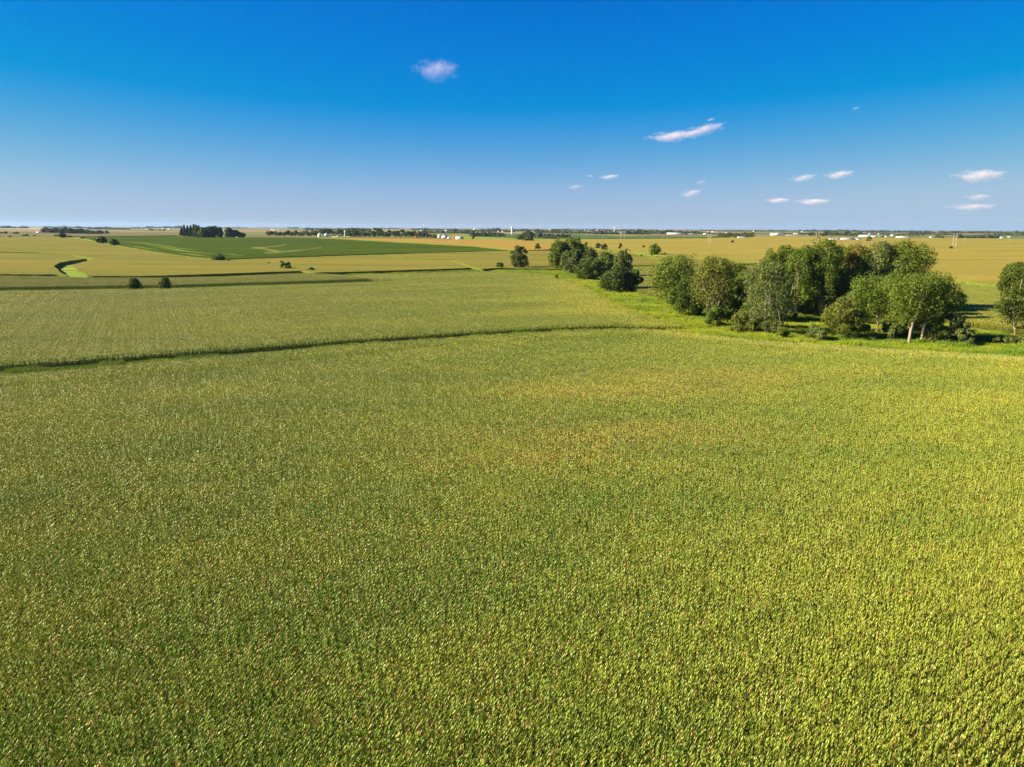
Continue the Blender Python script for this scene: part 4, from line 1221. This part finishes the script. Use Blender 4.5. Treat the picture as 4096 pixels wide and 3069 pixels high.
tree(942, 950, 44, 28, 'round', 'dark', "low mound of branches right of the windbreak gap", "tree", c0=0.0)
tree(968, 950, 36, 18, 'round', 'dark', "lowest right tip of the windbreak above the soybeans", "tree", c0=0.0)

# more distant rows of trees, one by one
def tree_row(x0, x1, yb0, yb1, h, w, mat, label, group, seed, shape='oval'):
    rng = np.random.default_rng(seed)
    protos = []
    s = mpp(gp((x0 + x1) / 2, (yb0 + yb1) / 2))
    for k in range(3):
        H = h * s * [1, 0.85, 1.1][k]; W = 1.45 * w * s * [1, 1.15, 0.9][k]
        lf = max(0.9, 1.6 * 4 * s * 0.5)
        cm, L = crown_mesh(rng, H, W, 0.02, shape, 12, int(np.clip(9 * W * H / lf ** 2, 150, 900)), lf, M[mat], 0.24)
        protos.append((cm, trunk_mesh(rng, H, W, 0.02, L, M['bark'], None, 1, 2)))
    x = x0
    while x < x1:
        f = (x - x0) / max(1, (x1 - x0))
        cm, tm = protos[rng.integers(3)]
        p = gp(x, yb0 + (yb1 - yb0) * f + rng.uniform(-0.6, 0.6))
        root = empty("tree", (p[0], p[1], float(hgt(p[0], p[1]))), rng.uniform(0, 6.28))
        sc = rng.uniform(0.75, 1.15); root.scale = (sc, sc, sc)
        tag(root, label, "tree", group)
        link("crown", cm, root); link("trunk", tm, root)
        x += w * rng.uniform(0.40, 0.72)
tree_row(1072, 1190, 945, 946, 20, 13, 'far_leaf', "grey-brown tree of the thin shelterbelt left of the grain bins", "trees of the shelterbelt left of the grain bins", 1)
tree_row(1195, 1270, 945, 946, 20, 14, 'far_leaf', "tree of the shelterbelt ending at the grain bins", "trees of the shelterbelt at the grain bins", 2)
tree_row(1285, 1420, 944, 947, 26, 17, 'far_leaf', "dark tree of the farm wood around the grain bins and silo", "trees of the farm wood by the silo", 3)
tree_row(1395, 1530, 948, 949, 29, 20, 'dark', "broad dark tree of the farm wood right of the silo", "broad trees right of the silo", 4, 'round')
tree_row(1530, 1660, 949, 950, 26, 19, 'dark', "broad dark tree between the silo and the small red barn", "broad trees left of the small red barn", 5, 'round')
tree_row(1662, 1712, 952, 954, 22, 14, 'far_leaf', "tree right behind the small red barn", "trees behind the small red barn", 6)
tree_row(1715, 1745, 953, 955, 18, 12, 'dark', "dark tree between the red barn and the white barns", "trees among the white barns", 7)
tree_row(1886, 2016, 947, 948, 19, 13, 'far_leaf', "thin grey tree of the row right of the quonset", "trees of the row right of the quonset", 8)
tree_row(2095, 2170, 950, 951, 20, 14, 'far_leaf', "thin grey tree of the short row behind the round grove", "trees of the row behind the round grove", 9)
tree_row(2180, 2226, 955, 957, 18, 13, 'far_leaf', "small grey tree right of the round grove by the road", "small trees by the road", 10)
tree_row(2232, 2284, 951, 952, 15, 12, 'far_leaf', "small dark tree of the roadside clump above the middle clump", "trees of the roadside clump", 11)
tree_row(2880, 2955, 951, 952, 18, 18, 'dark', "dark tree in the left part of the grove by the grey shed", "left trees of the grove by the grey shed", 12, 'round')
tree_row(2950, 3014, 949, 952, 20, 18, 'dark', "dark tree in the right part of the grove by the grey shed", "right trees of the grove by the grey shed", 13, 'round')
tree_row(3236, 3300, 944, 945, 15, 12, 'dark', "dark tree of the small clump left of the far poles", "trees of the small clump beyond the golden corn", 14)
tree_row(3300, 3445, 942, 944, 16, 16, 'far_leaf', "hazy tree of the loose row above the white farm sheds", "trees of the loose row above the farm sheds", 15, 'round')
tree_row(3745, 3774, 951, 952, 9, 12, 'dark', "little dark tree of the pair beyond the golden corn at right", "little trees beyond the golden corn", 16, 'round')
tree_row(3640, 3700, 938, 939, 12, 14, 'far_leaf', "hazy tree right of the long white barns", "hazy trees right of the long barns", 17, 'round')
tree_row(2640, 2780, 936, 938, 10, 12, 'far_leaf', "hazy tree behind the long white sheds", "hazy trees behind the long sheds", 18, 'round')

# far woods that read as one mass
def treeline(name, segs, label, seed):
    rng = np.random.default_rng(seed)
    Vs = []; Fs = []; T = []; n = 0
    for x0, x1, b0, b1, h, rows in segs:
        x = x0
        while x < x1:
            f = (x - x0) / max(1e-3, x1 - x0)
            hh = h * rng.uniform(0.6, 1.1) * (0.85 + 0.25 * math.sin(x / 13.0) * math.sin(x / 31.0))
            for q in range(rows):
                p = gp(x + rng.uniform(-3, 3), b0 + (b1 - b0) * f - q * 0.8)
                s = mpp(p)
                H = hh * s; W = H * rng.uniform(1.0, 1.7)
                k = 56
                d = rng.normal(0, 1, (k, 3)); d /= np.linalg.norm(d, axis=1)[:, None]
                P = d * rng.uniform(0.75, 1.05, (k, 1)) * np.array([W / 2, W / 2, H / 2])
                P[:, 2] += H / 2
                P += np.array([p[0], p[1], float(hgt(p[0], p[1]))])
                nr = d + rng.normal(0, 0.4, (k, 3)); nr /= np.linalg.norm(nr, axis=1)[:, None]
                u = np.cross(nr, [0.2, 0.3, 0.93]); u /= np.linalg.norm(u, axis=1)[:, None] + 1e-6
                v = np.cross(nr, u); sz = W * 0.22
                V = np.stack([P - u * sz, P + u * sz, P + v * sz * 1.3], 1).reshape(-1, 3)
                Vs.append(V); Fs.append(np.arange(3 * k).reshape(-1, 3) + n); n += 3 * k
                T.append(np.repeat(rng.random(k), 3))
            x += h * rng.uniform(0.45, 0.9)
    me = mesh_np(name, np.concatenate(Vs), np.concatenate(Fs), M['far_leaf'], tint=np.concatenate(T))
    tag(link(name, me), label, "woods", None, "stuff")
treeline("far_woods", [(-120, 112, 913, 914, 10, 2), (180, 360, 911, 913, 7, 2), (355, 520, 917, 919, 10, 2), (520, 600, 914, 915, 6, 1), (586, 718, 912, 913, 8, 2), (600, 658, 922, 923, 7, 1)], "blue-grey far woods along the horizon at the left of the photo", 31)
treeline("far_woods", [(893, 990, 912, 913, 5, 1), (1040, 1080, 911, 912, 2.5, 1), (1150, 1190, 914, 915, 7, 1), (1200, 1260, 916, 917, 4, 1), (1225, 1420, 920, 922, 9, 2), (1430, 1480, 926, 928, 18, 2), (1510, 1600, 916, 917, 6, 1), (1250, 1330, 927, 929, 9, 1)], "far woods on the horizon behind the grain bins and the silo", 32)
treeline("far_woods", [(1648, 1750, 921, 922, 8, 2), (1696, 1872, 932, 934, 12, 2), (1750, 1880, 922, 923, 7, 2), (1870, 2060, 927, 929, 13, 2), (1950, 2000, 921, 921, 9, 1), (1870, 1960, 936, 937, 9, 2)], "town trees left of the white water tower on the horizon", 33)
treeline("far_woods", [(2050, 2240, 925, 927, 10, 2), (2150, 2420, 932, 936, 13, 2), (2240, 2460, 922, 924, 7, 2), (2380, 2600, 937, 938, 14, 2), (2460, 2640, 925, 927, 9, 2), (2545, 2680, 934, 936, 16, 2), (2630, 2800, 930, 932, 10, 2), (2745, 2770, 921, 922, 5, 1)], "broad belt of town trees right of the white water tower", 34)
treeline("far_woods", [(2780, 2880, 936, 938, 8, 2), (2800, 3000, 924, 925, 4, 2), (2870, 3030, 928, 929, 3, 1), (2990, 3250, 926, 927, 6, 2), (3090, 3240, 936, 937, 6, 2), (3200, 3430, 927, 928, 8, 3), (3420, 3560, 929, 930, 8, 3), (3440, 3560, 936, 938, 6, 2)], "hazy woods along the horizon right of the long sheds", 35)
treeline("far_woods", [(3540, 3720, 930, 931, 8, 3), (3540, 3700, 942, 944, 8, 2), (3700, 3900, 932, 933, 8, 3), (3690, 3840, 938, 942, 8, 2), (3840, 4250, 933, 936, 9, 3), (3830, 3990, 952, 953, 16, 2), (3980, 4250, 941, 944, 12, 3), (3810, 3850, 949, 950, 9, 1)], "deep belt of hazy woods at the right end of the horizon", 36)

# ------------------------------------------------------------------ farm buildings
def place(px, py, dz=0.0):
    g = gp(px, py, dz)
    return g, mpp(g), float(hgt(g[0], g[1]))

def shed(px, py, wpx, hpx, label, wall='white', roof='white_roof', depth=12, rz=0.0, name="farm_shed", cat="shed", roof_frac=0.45, gable_front=False, door=True, group=None, over=0.4):
    g, s, z = place(px, py)
    W = wpx * s; H = hpx * s; hw = H * (1 - roof_frac)
    root = empty(name, (g[0], g[1] + depth * 0.5, z), rz - math.atan2(g[0], g[1]) * 0.6)
    tag(root, label, cat, group)
    mb = MB(); mb.box((0, 0, hw / 2 - 0.2), (W, depth, hw + 0.4))
    if gable_front:
        V = [(-W / 2, -depth / 2, hw), (W / 2, -depth / 2, hw), (0, -depth / 2, H - 0.15), (-W / 2, depth / 2, hw), (W / 2, depth / 2, hw), (0, depth / 2, H - 0.15)]
        mb.add(V, [(0, 1, 2), (3, 5, 4)])
        mb.build("wall", M[wall], root)
        r = MB(); o = over; tk = 0.25
        for sgn in (-1, 1):
            V = [(0, -depth / 2 - o, H), (sgn * (W / 2 + o), -depth / 2 - o, hw - 0.1), (sgn * (W / 2 + o), depth / 2 + o, hw - 0.1), (0, depth / 2 + o, H)]
            V += [(a, b, c - tk) for a, b, c in V]
            r.add(V, [(0, 1, 2), (0, 2, 3), (4, 6, 5), (4, 7, 6), (0, 4, 1), (1, 4, 5), (1, 5, 2), (2, 5, 6), (2, 6, 3), (3, 6, 7)])
        r.build("roof", M[roof], root)
    else:
        mb.add([(-W / 2, -depth / 2, hw), (-W / 2, depth / 2, hw), (-W / 2, 0, H - 0.15), (W / 2, -depth / 2, hw), (W / 2, depth / 2, hw), (W / 2, 0, H - 0.15)], [(0, 2, 1), (3, 4, 5)])
        mb.build("wall", M[wall], root)
        r = MB(); o = over; tk = 0.25
        for sgn in (-1, 1):
            V = [(-W / 2 - o, 0, H), (-W / 2 - o, sgn * (depth / 2 + o), hw - 0.1), (W / 2 + o, sgn * (depth / 2 + o), hw - 0.1), (W / 2 + o, 0, H)]
            V += [(a, b, c - tk) for a, b, c in V]
            r.add(V, [(0, 1, 2), (0, 2, 3), (4, 6, 5), (4, 7, 6), (0, 4, 1), (1, 4, 5), (1, 5, 2), (2, 5, 6), (2, 6, 3), (3, 6, 7)])
        r.build("roof", M[roof], root)
    if door and hw > 1.2:
        d = MB(); d.box((W * 0.22 if not gable_front else 0, -depth / 2 - 0.04, hw * 0.38), (min(W * 0.3, 5.0), 0.1, hw * 0.76))
        d.build("door", M['opening'] if wall != 'red' else M['white'], root)
    return root

def bin_(px, py, wpx, hpx, label, mat='metal', name="grain_bin", dome=False, cat="grain bin"):
    g, s, z = place(px, py)
    r = wpx * s / 2; H = hpx * s
    root = empty(name, (g[0], g[1] + r, z)); tag(root, label, cat)
    b = MB(); hw = H * (0.72 if not dome else 0.92)
    prof = []
    nr = 9 if not dome else 4
    for k in range(nr):
        prof += [(r, -0.3 + (hw + 0.3) * k / nr), (r * 1.012, -0.3 + (hw + 0.3) * (k + 0.5) / nr)]
    prof += [(r, hw), (0.01, hw)]
    b.lathe(prof, 20); b.build("wall", M[mat], root)
    t = MB()
    if dome:
        t.lathe([(r * 1.03, hw - 0.1)] + [(r * 1.03 * math.cos(a), hw + r * 0.8 * math.sin(a)) for a in np.linspace(0.1, 1.5, 6)], 20)
    else:
        t.lathe([(r * 1.05, hw - 0.1), (r * 0.14, H * 0.96), (r * 0.14, H), (0.01, H)], 20)
    t.build("roof", M['metal'], root)
    return root

bin_(1277, 951, 17, 18, "galvanised grain bin, the left one of the two beside the silo")
bin_(1304, 951, 17, 18, "galvanised grain bin, the right one of the two beside the silo")
bin_(1380, 951, 7, 27, "tall narrow tan concrete silo with a domed cap", 'concrete', "silo", True, "silo")
bin_(1349, 950, 8, 7, "low white cone-roofed bin between the grain bins and the silo", 'white', "small_bin", False, "grain bin")
shed(1341, 952, 26, 4, "long low white shed left of the silo", depth=10)
shed(1391, 951, 12, 4, "small pale shed right of the silo", depth=8)
shed(1663, 955, 11, 10, "small red barn with a gable roof left of the white barns", 'red', 'red', 9, 0.2, "red_barn", "barn", 0.45, True)
bin_(1757, 955, 14, 17, "grey bin standing behind the white gabled barn", 'metal')
shed(1738, 954, 12, 10, "white house left of the white gabled barn", 'white', 'grey_roof', 8, 0.1, "farm_house", "house")
shed(1778, 956, 18, 17, "tall white barn with a steep gable roof and low lean-to", 'white', 'white_roof', 14, -0.35, "white_barn", "barn", 0.5, True)
shed(1795, 957, 12, 7, "low white lean-to shed attached right of the tall white barn", 'white', 'white_roof', 8, 0.0)
def quonset(px, py, wpx, hpx, label):
    g, s, z = place(px, py)
    W = wpx * s; H = hpx * s
    root = empty("quonset_barn", (g[0], g[1] + 5, z), -0.15); tag(root, label, "barn")
    a = np.linspace(0, math.pi, 15)
    prof = [(-math.cos(t) * H * 0.95, math.sin(t) * H) for t in a]
    b = MB(); b.prism([(y, zz - 0.2) for y, zz in prof], -W / 2 + W * 0.26, W / 2); b.build("roof", M['white_roof'], root)
    b = MB(); b.prism([(y * 1.012, (zz) * 1.012 - 0.2) for y, zz in prof], -W / 2, -W / 2 + W * 0.26); b.build("front", M['red'], root)
    b = MB(); b.prism([(y * 1.02, zz * 1.02 - 0.2) for y, zz in prof], W / 2, W / 2 + 1.0); b.build("end_wall", M['opening'], root)
quonset(1831, 957, 38, 10, "quonset barn with a red front and a white arched roof")
shed(271, 936, 13, 7, "white farm building in the middle of the far wood at left", 'white', 'white_roof', 8)
shed(151, 933, 14, 5, "low white shed alone left of the far wood", 'white', 'white_roof', 8)
shed(947, 952, 4, 4, "tiny white box at the foot of the soybean windbreak", 'white', 'white_roof', 2, name="white_box", door=False)
bin_(585, 922, 3.2, 9, "white slender silo, left one of the far pair at left", 'white', "silo", True, "silo")
bin_(592, 922, 3.2, 8, "white slender silo, right one of the far pair at left", 'white', "silo", True, "silo")
shed(895, 923, 20, 4, "long white sheds far behind the gap in the windbreak", 'white', 'white_roof', 10)
shed(2972, 954, 38, 7, "low shed with a grey ribbed roof in front of the dark grove", 'white', 'grey_roof', 14, 0.0, roof_frac=0.7)
shed(2956, 954, 8, 6, "small white shed at the left of the grey ribbed roof", 'white', 'white_roof', 8)
shed(2705, 938, 70, 6, "very long white shed, left one on the far side", 'white', 'white_roof', 16)
shed(2762, 938, 42, 4, "long white shed right of the very long one", 'white', 'white_roof', 16)
bin_(2831, 936, 4, 10, "thin pale silo right of the long white sheds", 'concrete', "silo", True, "silo")
shed(2823, 938, 16, 4, "white barn at the foot of the thin pale silo", 'white', 'white_roof', 12)
shed(3106, 942, 42, 9, "big white machine shed with a dark open side", 'white', 'white_roof', 16, roof_frac=0.4)
shed(3126, 942, 20, 7, "white annex at the right of the big machine shed", 'white', 'white_roof', 12)
shed(3186, 938, 20, 4, "red and white far building left of the loose tree row", 'red', 'white_roof', 10)
shed(3184, 942, 68, 2.2, "long low pale roof right of the machine shed", 'white', 'grey_roof', 12, door=False)
shed(3346, 962, 46, 8, "light grey gabled shed, leftmost of the farm sheds in the golden corn", 'white', 'grey_roof', 14, 0.1)
shed(3395, 963, 48, 11, "white shed with a dark roof in the middle of the farm sheds", 'white', 'grey_roof', 14, 0.0)
shed(3434, 963, 26, 11, "white farm house with steep roof right of the dark-roofed shed", 'white', 'grey_roof', 10, 0.3, "farm_house", "house", 0.5, True)
shed(3456, 963, 12, 5, "small low shed between the farm house and the round tree", 'white', 'grey_roof', 7)
shed(3468, 948, 50, 7, "long white barn beyond the farm sheds", 'white', 'white_roof', 18)
shed(3498, 949, 30, 5, "lower white barn at the right end of the long one", 'white', 'white_roof', 14)
shed(3526, 949, 22, 6, "green-roofed barn beside the long white barn", 'green_roof', 'green_roof', 14)
shed(3572, 945, 12, 6, "small bright white barn right of the green roof", 'white', 'white_roof', 10)
shed(3618, 951, 52, 4, "very long low white poultry barn at right", 'white', 'white_roof', 14, door=False)
shed(3547, 949, 10, 3, "tiny white shed right of the green-roofed barn", 'white', 'white_roof', 8)
shed(3728, 951, 14, 3, "small white farm building left of the little dark trees", 'white', 'white_roof', 8)
shed(4010, 953, 12, 4, "white shed at the right edge of the far woods", 'white', 'white_roof', 8)
shed(4040, 949, 12, 3, "white house above the right edge field", 'white', 'white_roof', 8)
# horizon town: single small buildings
rng = np.random.default_rng(77)
spots = [(55, 908), (72, 909), (90, 912), (66, 906), (652, 916), (676, 917), (700, 917), (1090, 920), (1098, 921), (1110, 919), (1118, 919), (1146, 923), (1260, 919), (1284, 919), (1320, 918), (1334, 917), (1686, 922), (1755, 920), (1770, 926), (1785, 924), (1850, 920), (1864, 921), (1918, 924), (1992, 927), (2000, 929), (2012, 927), (1988, 917), (2020, 939), (2130, 927), (2200, 920), (2248, 920), (2340, 924), (2352, 926), (2366, 927), (2388, 921), (2400, 923), (2412, 927), (2424, 926), (2437, 928), (2448, 924), (2640, 920), (2660, 921), (2752, 931), (2800, 928), (2852, 929), (2866, 929), (2905, 930), (3015, 926), (3210, 926), (3500, 935), (3516, 936), (3532, 935), (3590, 936), (3480, 936)]
white_m = None
for k, (x, y) in enumerate(spots):
    shed(x, y + 1.5, float(rng.uniform(4, 11)), float(rng.uniform(2.2, 4.2)), "tiny white building among the distant trees on the horizon", 'white', 'white_roof' if k % 3 else 'grey_roof', 10, 0.0, "distant_house", "house", door=False, group="tiny white buildings on the horizon")
def water_tower(px, py, hpx, rpx, label, leg=0.45, bulb=True):
    g, s, z = place(px, py)
    H = hpx * s; r = rpx * s
    root = empty("water_tower", (g[0], g[1], z)); tag(root, label, "water tower")
    a = MB(); a.lathe([(r * leg * 1.15, -1), (r * leg, H * 0.2), (r * leg, H - r * 1.9), (r * leg * 1.3, H - r * 1.75)], 18); a.build("column", M['white'], root)
    b = MB(); b.lathe([(r * leg * 1.25, H - 1.8 * r), (r * 0.9, H - 1.4 * r), (r, H - r * 0.9), (r * 0.97, H - 0.55 * r), (r * 0.6, H - 0.15 * r), (0.01, H)], 24); b.build("tank", M['white'], root)
water_tower(2048, 937, 30, 5.0, "big white water tower with a thick column on the horizon", 0.62)
water_tower(2457, 926, 15, 3.0, "smaller white water tower over the distant town at right", 0.5)
water_tower(1695, 923, 24, 2.2, "thin lollipop-shaped tower rising above the horizon trees", 0.22)
bin_(2110, 935, 5, 10, "white grain elevator left of the smaller water tower", 'white', "grain_elevator", False, "grain elevator")
bin_(2340, 925, 2.5, 7, "slender white silo at the left end of the distant town", 'white', "silo", True, "silo")
shed(2392, 927, 16, 7, "large white block of the distant town", 'white', 'white_roof', 14, name="town_building", cat="building")
shed(2418, 928, 20, 5, "red-brown and white block right of the large town block", 'white', 'red', 14, name="town_building", cat="building")
def church():
    g, s, z = place(1900, 920)
    root = empty("church", (g[0], g[1], z)); tag(root, "white church with a dark pointed steeple on the horizon", "church")
    b = MB(); b.box((-2 * s, 0, 2 * s), (8 * s, 10, 4.5 * s)); b.build("wall", M['white'], root)
    b = MB(); b.box((2 * s, 0, 3 * s), (2.2 * s, 6, 7 * s)); b.build("tower", M['white'], root)
    b = MB(); b.lathe([(1.4 * s, 6.4 * s), (0.01, 11.5 * s)], 4, (2 * s, 0, 0)); b.build("steeple", M['grey_roof'], root)
church()

# ------------------------------------------------------------------ poles and towers
def h_frame(px1, px2, py, hpx, label):
    g, s, z = place((px1 + px2) / 2, py, 0)
    H = hpx * s; w = max((px2 - px1) * s, 3.5)
    root = empty("transmission_pole", (g[0], g[1], z), -0.2); tag(root, label, "power pole", "tall twin power poles in the golden corn")
    for sx_ in (-1, 1):
        b = MB(); b.tube([(sx_ * w / 2, 0, -0.5), (sx_ * w / 2, 0, H)], [0.42, 0.26], 8); b.build("pole", M['pole'], root)
    b = MB(); b.box((0, 0, H * 0.82), (w * 2.0, 0.3, 0.35)); b.build("crossarm", M['pole'], root)
    b = MB()
    b.tube([(-w / 2, 0, H * 0.50), (w / 2, 0, H * 0.78)], 0.1, 5); b.tube([(w / 2, 0, H * 0.50), (-w / 2, 0, H * 0.78)], 0.1, 5)
    b.build("brace", M['pole'], root)
    for q in (-1, 0, 1):
        b = MB(); b.lathe([(0.05, H * 0.82 - 0.2), (0.16, H * 0.82 - 0.8), (0.05, H * 0.82 - 1.6)], 8, (q * w * 0.9, 0, 0)); b.build("insulator", M['insulator'], root)
h_frame(2482, 2498, 960, 35, "tall twin poles, leftmost pair, above the middle clump")
h_frame(2833, 2841, 979, 41, "tall twin poles on the grass line in the golden corn")
h_frame(3263, 3271, 987, 57, "tall twin poles just above the grove's highest tree")
h_frame(3811, 3819, 995, 59, "tall twin poles with a small bush at their foot")

def utility_pole(px, py, hpx):
    g, s, z = place(px, py)
    H = hpx * s
    root = empty("utility_pole", (g[0], g[1], z), 0.3)
    tag(root, "single wooden utility pole of the road line beyond the fields", "utility pole", "wooden utility poles along the far road")
    b = MB(); b.tube([(0, 0, -0.5), (0, 0, H)], [0.26, 0.18], 7); b.build("pole", M['pole'], root)
    b = MB(); b.box((0, 0, H * 0.94), (2.4, 0.12, 0.16)); b.build("crossarm", M['pole'], root)
for x, y, h in [(1442, 949, 15), (1449, 949, 14), (1506, 950, 12), (1566, 950, 18), (1573, 950, 17), (1614, 951, 10), (1320, 950, 12), (1815, 957, 12), (1843, 947, 8), (2009, 959, 20), (2147, 953, 17), (2168, 945, 16), (2250, 936, 12), (2274, 953, 19), (2343, 954, 16), (2412, 957, 19), (2568, 958, 20), (2650, 960, 20), (2739, 960, 18), (2668, 957, 9), (2545, 957, 7), (2607, 958, 7), (2728, 958, 7), (2784, 958, 8), (2932, 955, 16), (3039, 955, 16), (3150, 956, 17), (3391, 952, 20), (3538, 965, 27), (3690, 967, 24), (3857, 970, 23), (4037, 970, 22), (3907, 954, 12), (3761, 952, 8), (671, 929, 12), (1115, 945, 9)]:
    utility_pole(x, y, h)

def lattice_tower(px, py, hpx):
    g, s, z = place(px, py)
    H = hpx * s
    root = empty("radio_tower", (g[0], g[1], z)); tag(root, "tall thin lattice radio tower with white dishes on the right horizon", "radio tower")
    b = MB(); n = 16
    def wd(t): return (2.6 * (1 - t) + 0.9) * 0.9
    cs = [(0, 1), (-0.87, -0.5), (0.87, -0.5)]
    for cx, cy_ in cs:
        b.tube([(cx * wd(k / n), cy_ * wd(k / n), H * 0.86 * k / n) for k in range(n + 1)], 0.28, 4)
    for k in range(n):
        for q in range(3):
            a = cs[q]; c = cs[(q + 1) % 3]; t0, t1 = k / n, (k + 1) / n
            b.tube([(a[0] * wd(t0), a[1] * wd(t0), H * 0.86 * t0), (c[0] * wd(t1), c[1] * wd(t1), H * 0.86 * t1)], 0.13, 3)
    b.build("mast", M['insulator'], root)
    b = MB(); b.tube([(0, 0, H * 0.86), (0, 0, H)], 0.22, 5); b.build("antenna", M['insulator'], root)
    for zz in (0.42, 0.58, 0.72, 0.74):
        b = MB(); b.lathe([(0.01, 0), (1.3, 0.15), (1.8, 0.6)], 12, (0, 0, 0)); d = b.build("dish", M['white'], root, (0, -1.6, H * zz)); d.rotation_euler = (R(90), 0, 0)
lattice_tower(3612, 930, 66)

# ------------------------------------------------------------------ clouds
def mat_cloud(dens, flat=0.0):
    mt, nt, out = new_mat("cloud")
    tc = N(nt, "ShaderNodeTexCoord").outputs["Object"]
    sep = N(nt, "ShaderNodeSeparateXYZ"); nt.links.new(tc, sep.inputs[0])
    ln = N(nt, "ShaderNodeVectorMath", operation='LENGTH'); nt.links.new(tc, ln.inputs[0])
    nz = noise(nt, mapped(nt, tc, (2.6, 2.6, 1.5)), 1.0, 6, 0.62)
    f = val(nt, 'ADD', val(nt, 'SUBTRACT', 1.0, ln.outputs["Value"]), val(nt, 'MULTIPLY', val(nt, 'SUBTRACT', nz, 0.5), 2.9))
    d = ramp(nt, f, 0.22, 1.15)
    d = val(nt, 'MULTIPLY', d, dens)
    v = N(nt, "ShaderNodeVolumePrincipled")
    v.inputs["Color"].default_value = (0.90, 0.80, 0.85, 1)
    v.inputs["Anisotropy"].default_value = 0.0
    nt.links.new(d, v.inputs["Density"])
    nt.links.new(v.outputs[0], out.inputs["Volume"])
    return mt
def cloud(px, py, wpx, hpx, label, dens=1.0, tilt=0.0, alt=1500):
    d = ray(px, py)
    D = min(26000.0, alt / max(d[2], 1e-3))
    c = CAM + d * D
    s = D / FPX
    rx, rz = wpx * s / 2 * 1.2, hpx * s / 2 * 1.38
    mb = MB()
    prof = [(math.cos(a), math.sin(a)) for a in np.linspace(-math.pi / 2 + 0.01, math.pi / 2 - 0.01, 9)]
    mb.lathe(prof, 16)
    o = mb.build("cloud", mat_cloud(dens * 0.62 / (rz * 2)))
    o.location = c
    o.scale = (rx, rx * 0.6, rz)
    az = math.atan2(c[0], c[1])
    o.rotation_euler = (0, tilt, -az)
    tag(o, label, "cloud")
cloud(1745, 280, 178, 72, "highest cloud, a soft pinkish puff alone in the deep blue", 1.3)
cloud(2690, 545, 200, 34, "long ragged cloud right of centre, left thicker half", 1.6, R(-3))
cloud(2810, 520, 180, 34, "long ragged cloud right of centre, right wispy half", 1.3, R(-10))
cloud(2842, 479, 34, 10, "tiny wisp just above the long ragged cloud", 1.2, R(-10))
cloud(3422, 434, 34, 12, "tiny faint wisp high at right", 0.6, R(-6))
cloud(2436, 708, 80, 16, "small flat cloud over the middle clump", 1.4, R(-4))
cloud(2360, 704, 30, 9, "scrap of cloud left of the small flat cloud", 0.8)
cloud(2300, 748, 76, 18, "faint small cloud low over the centre", 0.7)
cloud(2764, 774, 84, 26, "small white cloud low right of centre", 1.6, R(-9))
cloud(2802, 730, 46, 16, "faint puff above the small white cloud", 0.8, R(-9))
cloud(3212, 713, 100, 26, "left cloud of the tilted pair at right", 1.5, R(-7))
cloud(3355, 699, 112, 28, "right cloud of the tilted pair at right", 2.0, R(-5))
cloud(3112, 802, 92, 20, "left bright cloud of the low flat pair", 2.0)
cloud(3252, 807, 124, 22, "right bright cloud of the low flat pair", 2.0)
cloud(3918, 703, 180, 44, "bright flat-based cloud at far right", 2.2)
cloud(3912, 788, 90, 22, "small cloud under the bright flat-based one", 1.3)
cloud(3888, 828, 170, 24, "faint lowest cloud at far right", 1.1)

# ------------------------------------------------------------------ air
def haze():
    mt, nt, out = new_mat("haze_air")
    v = N(nt, "ShaderNodeVolumePrincipled")
    v.inputs["Color"].default_value = (0.42, 0.62, 1.0, 1)
    v.inputs["Density"].default_value = HAZE
    v.inputs["Anisotropy"].default_value = 0.2
    nt.links.new(v.outputs[0], out.inputs["Volume"])
    b = MB(); b.box((0, 0, 70), (64000, 64000, 150))
    o = b.build("haze", mt)
    tag(o, "thin pale summer haze lying over the whole plain", "haze", None, "stuff")
HAZE = 2.0e-5
haze()
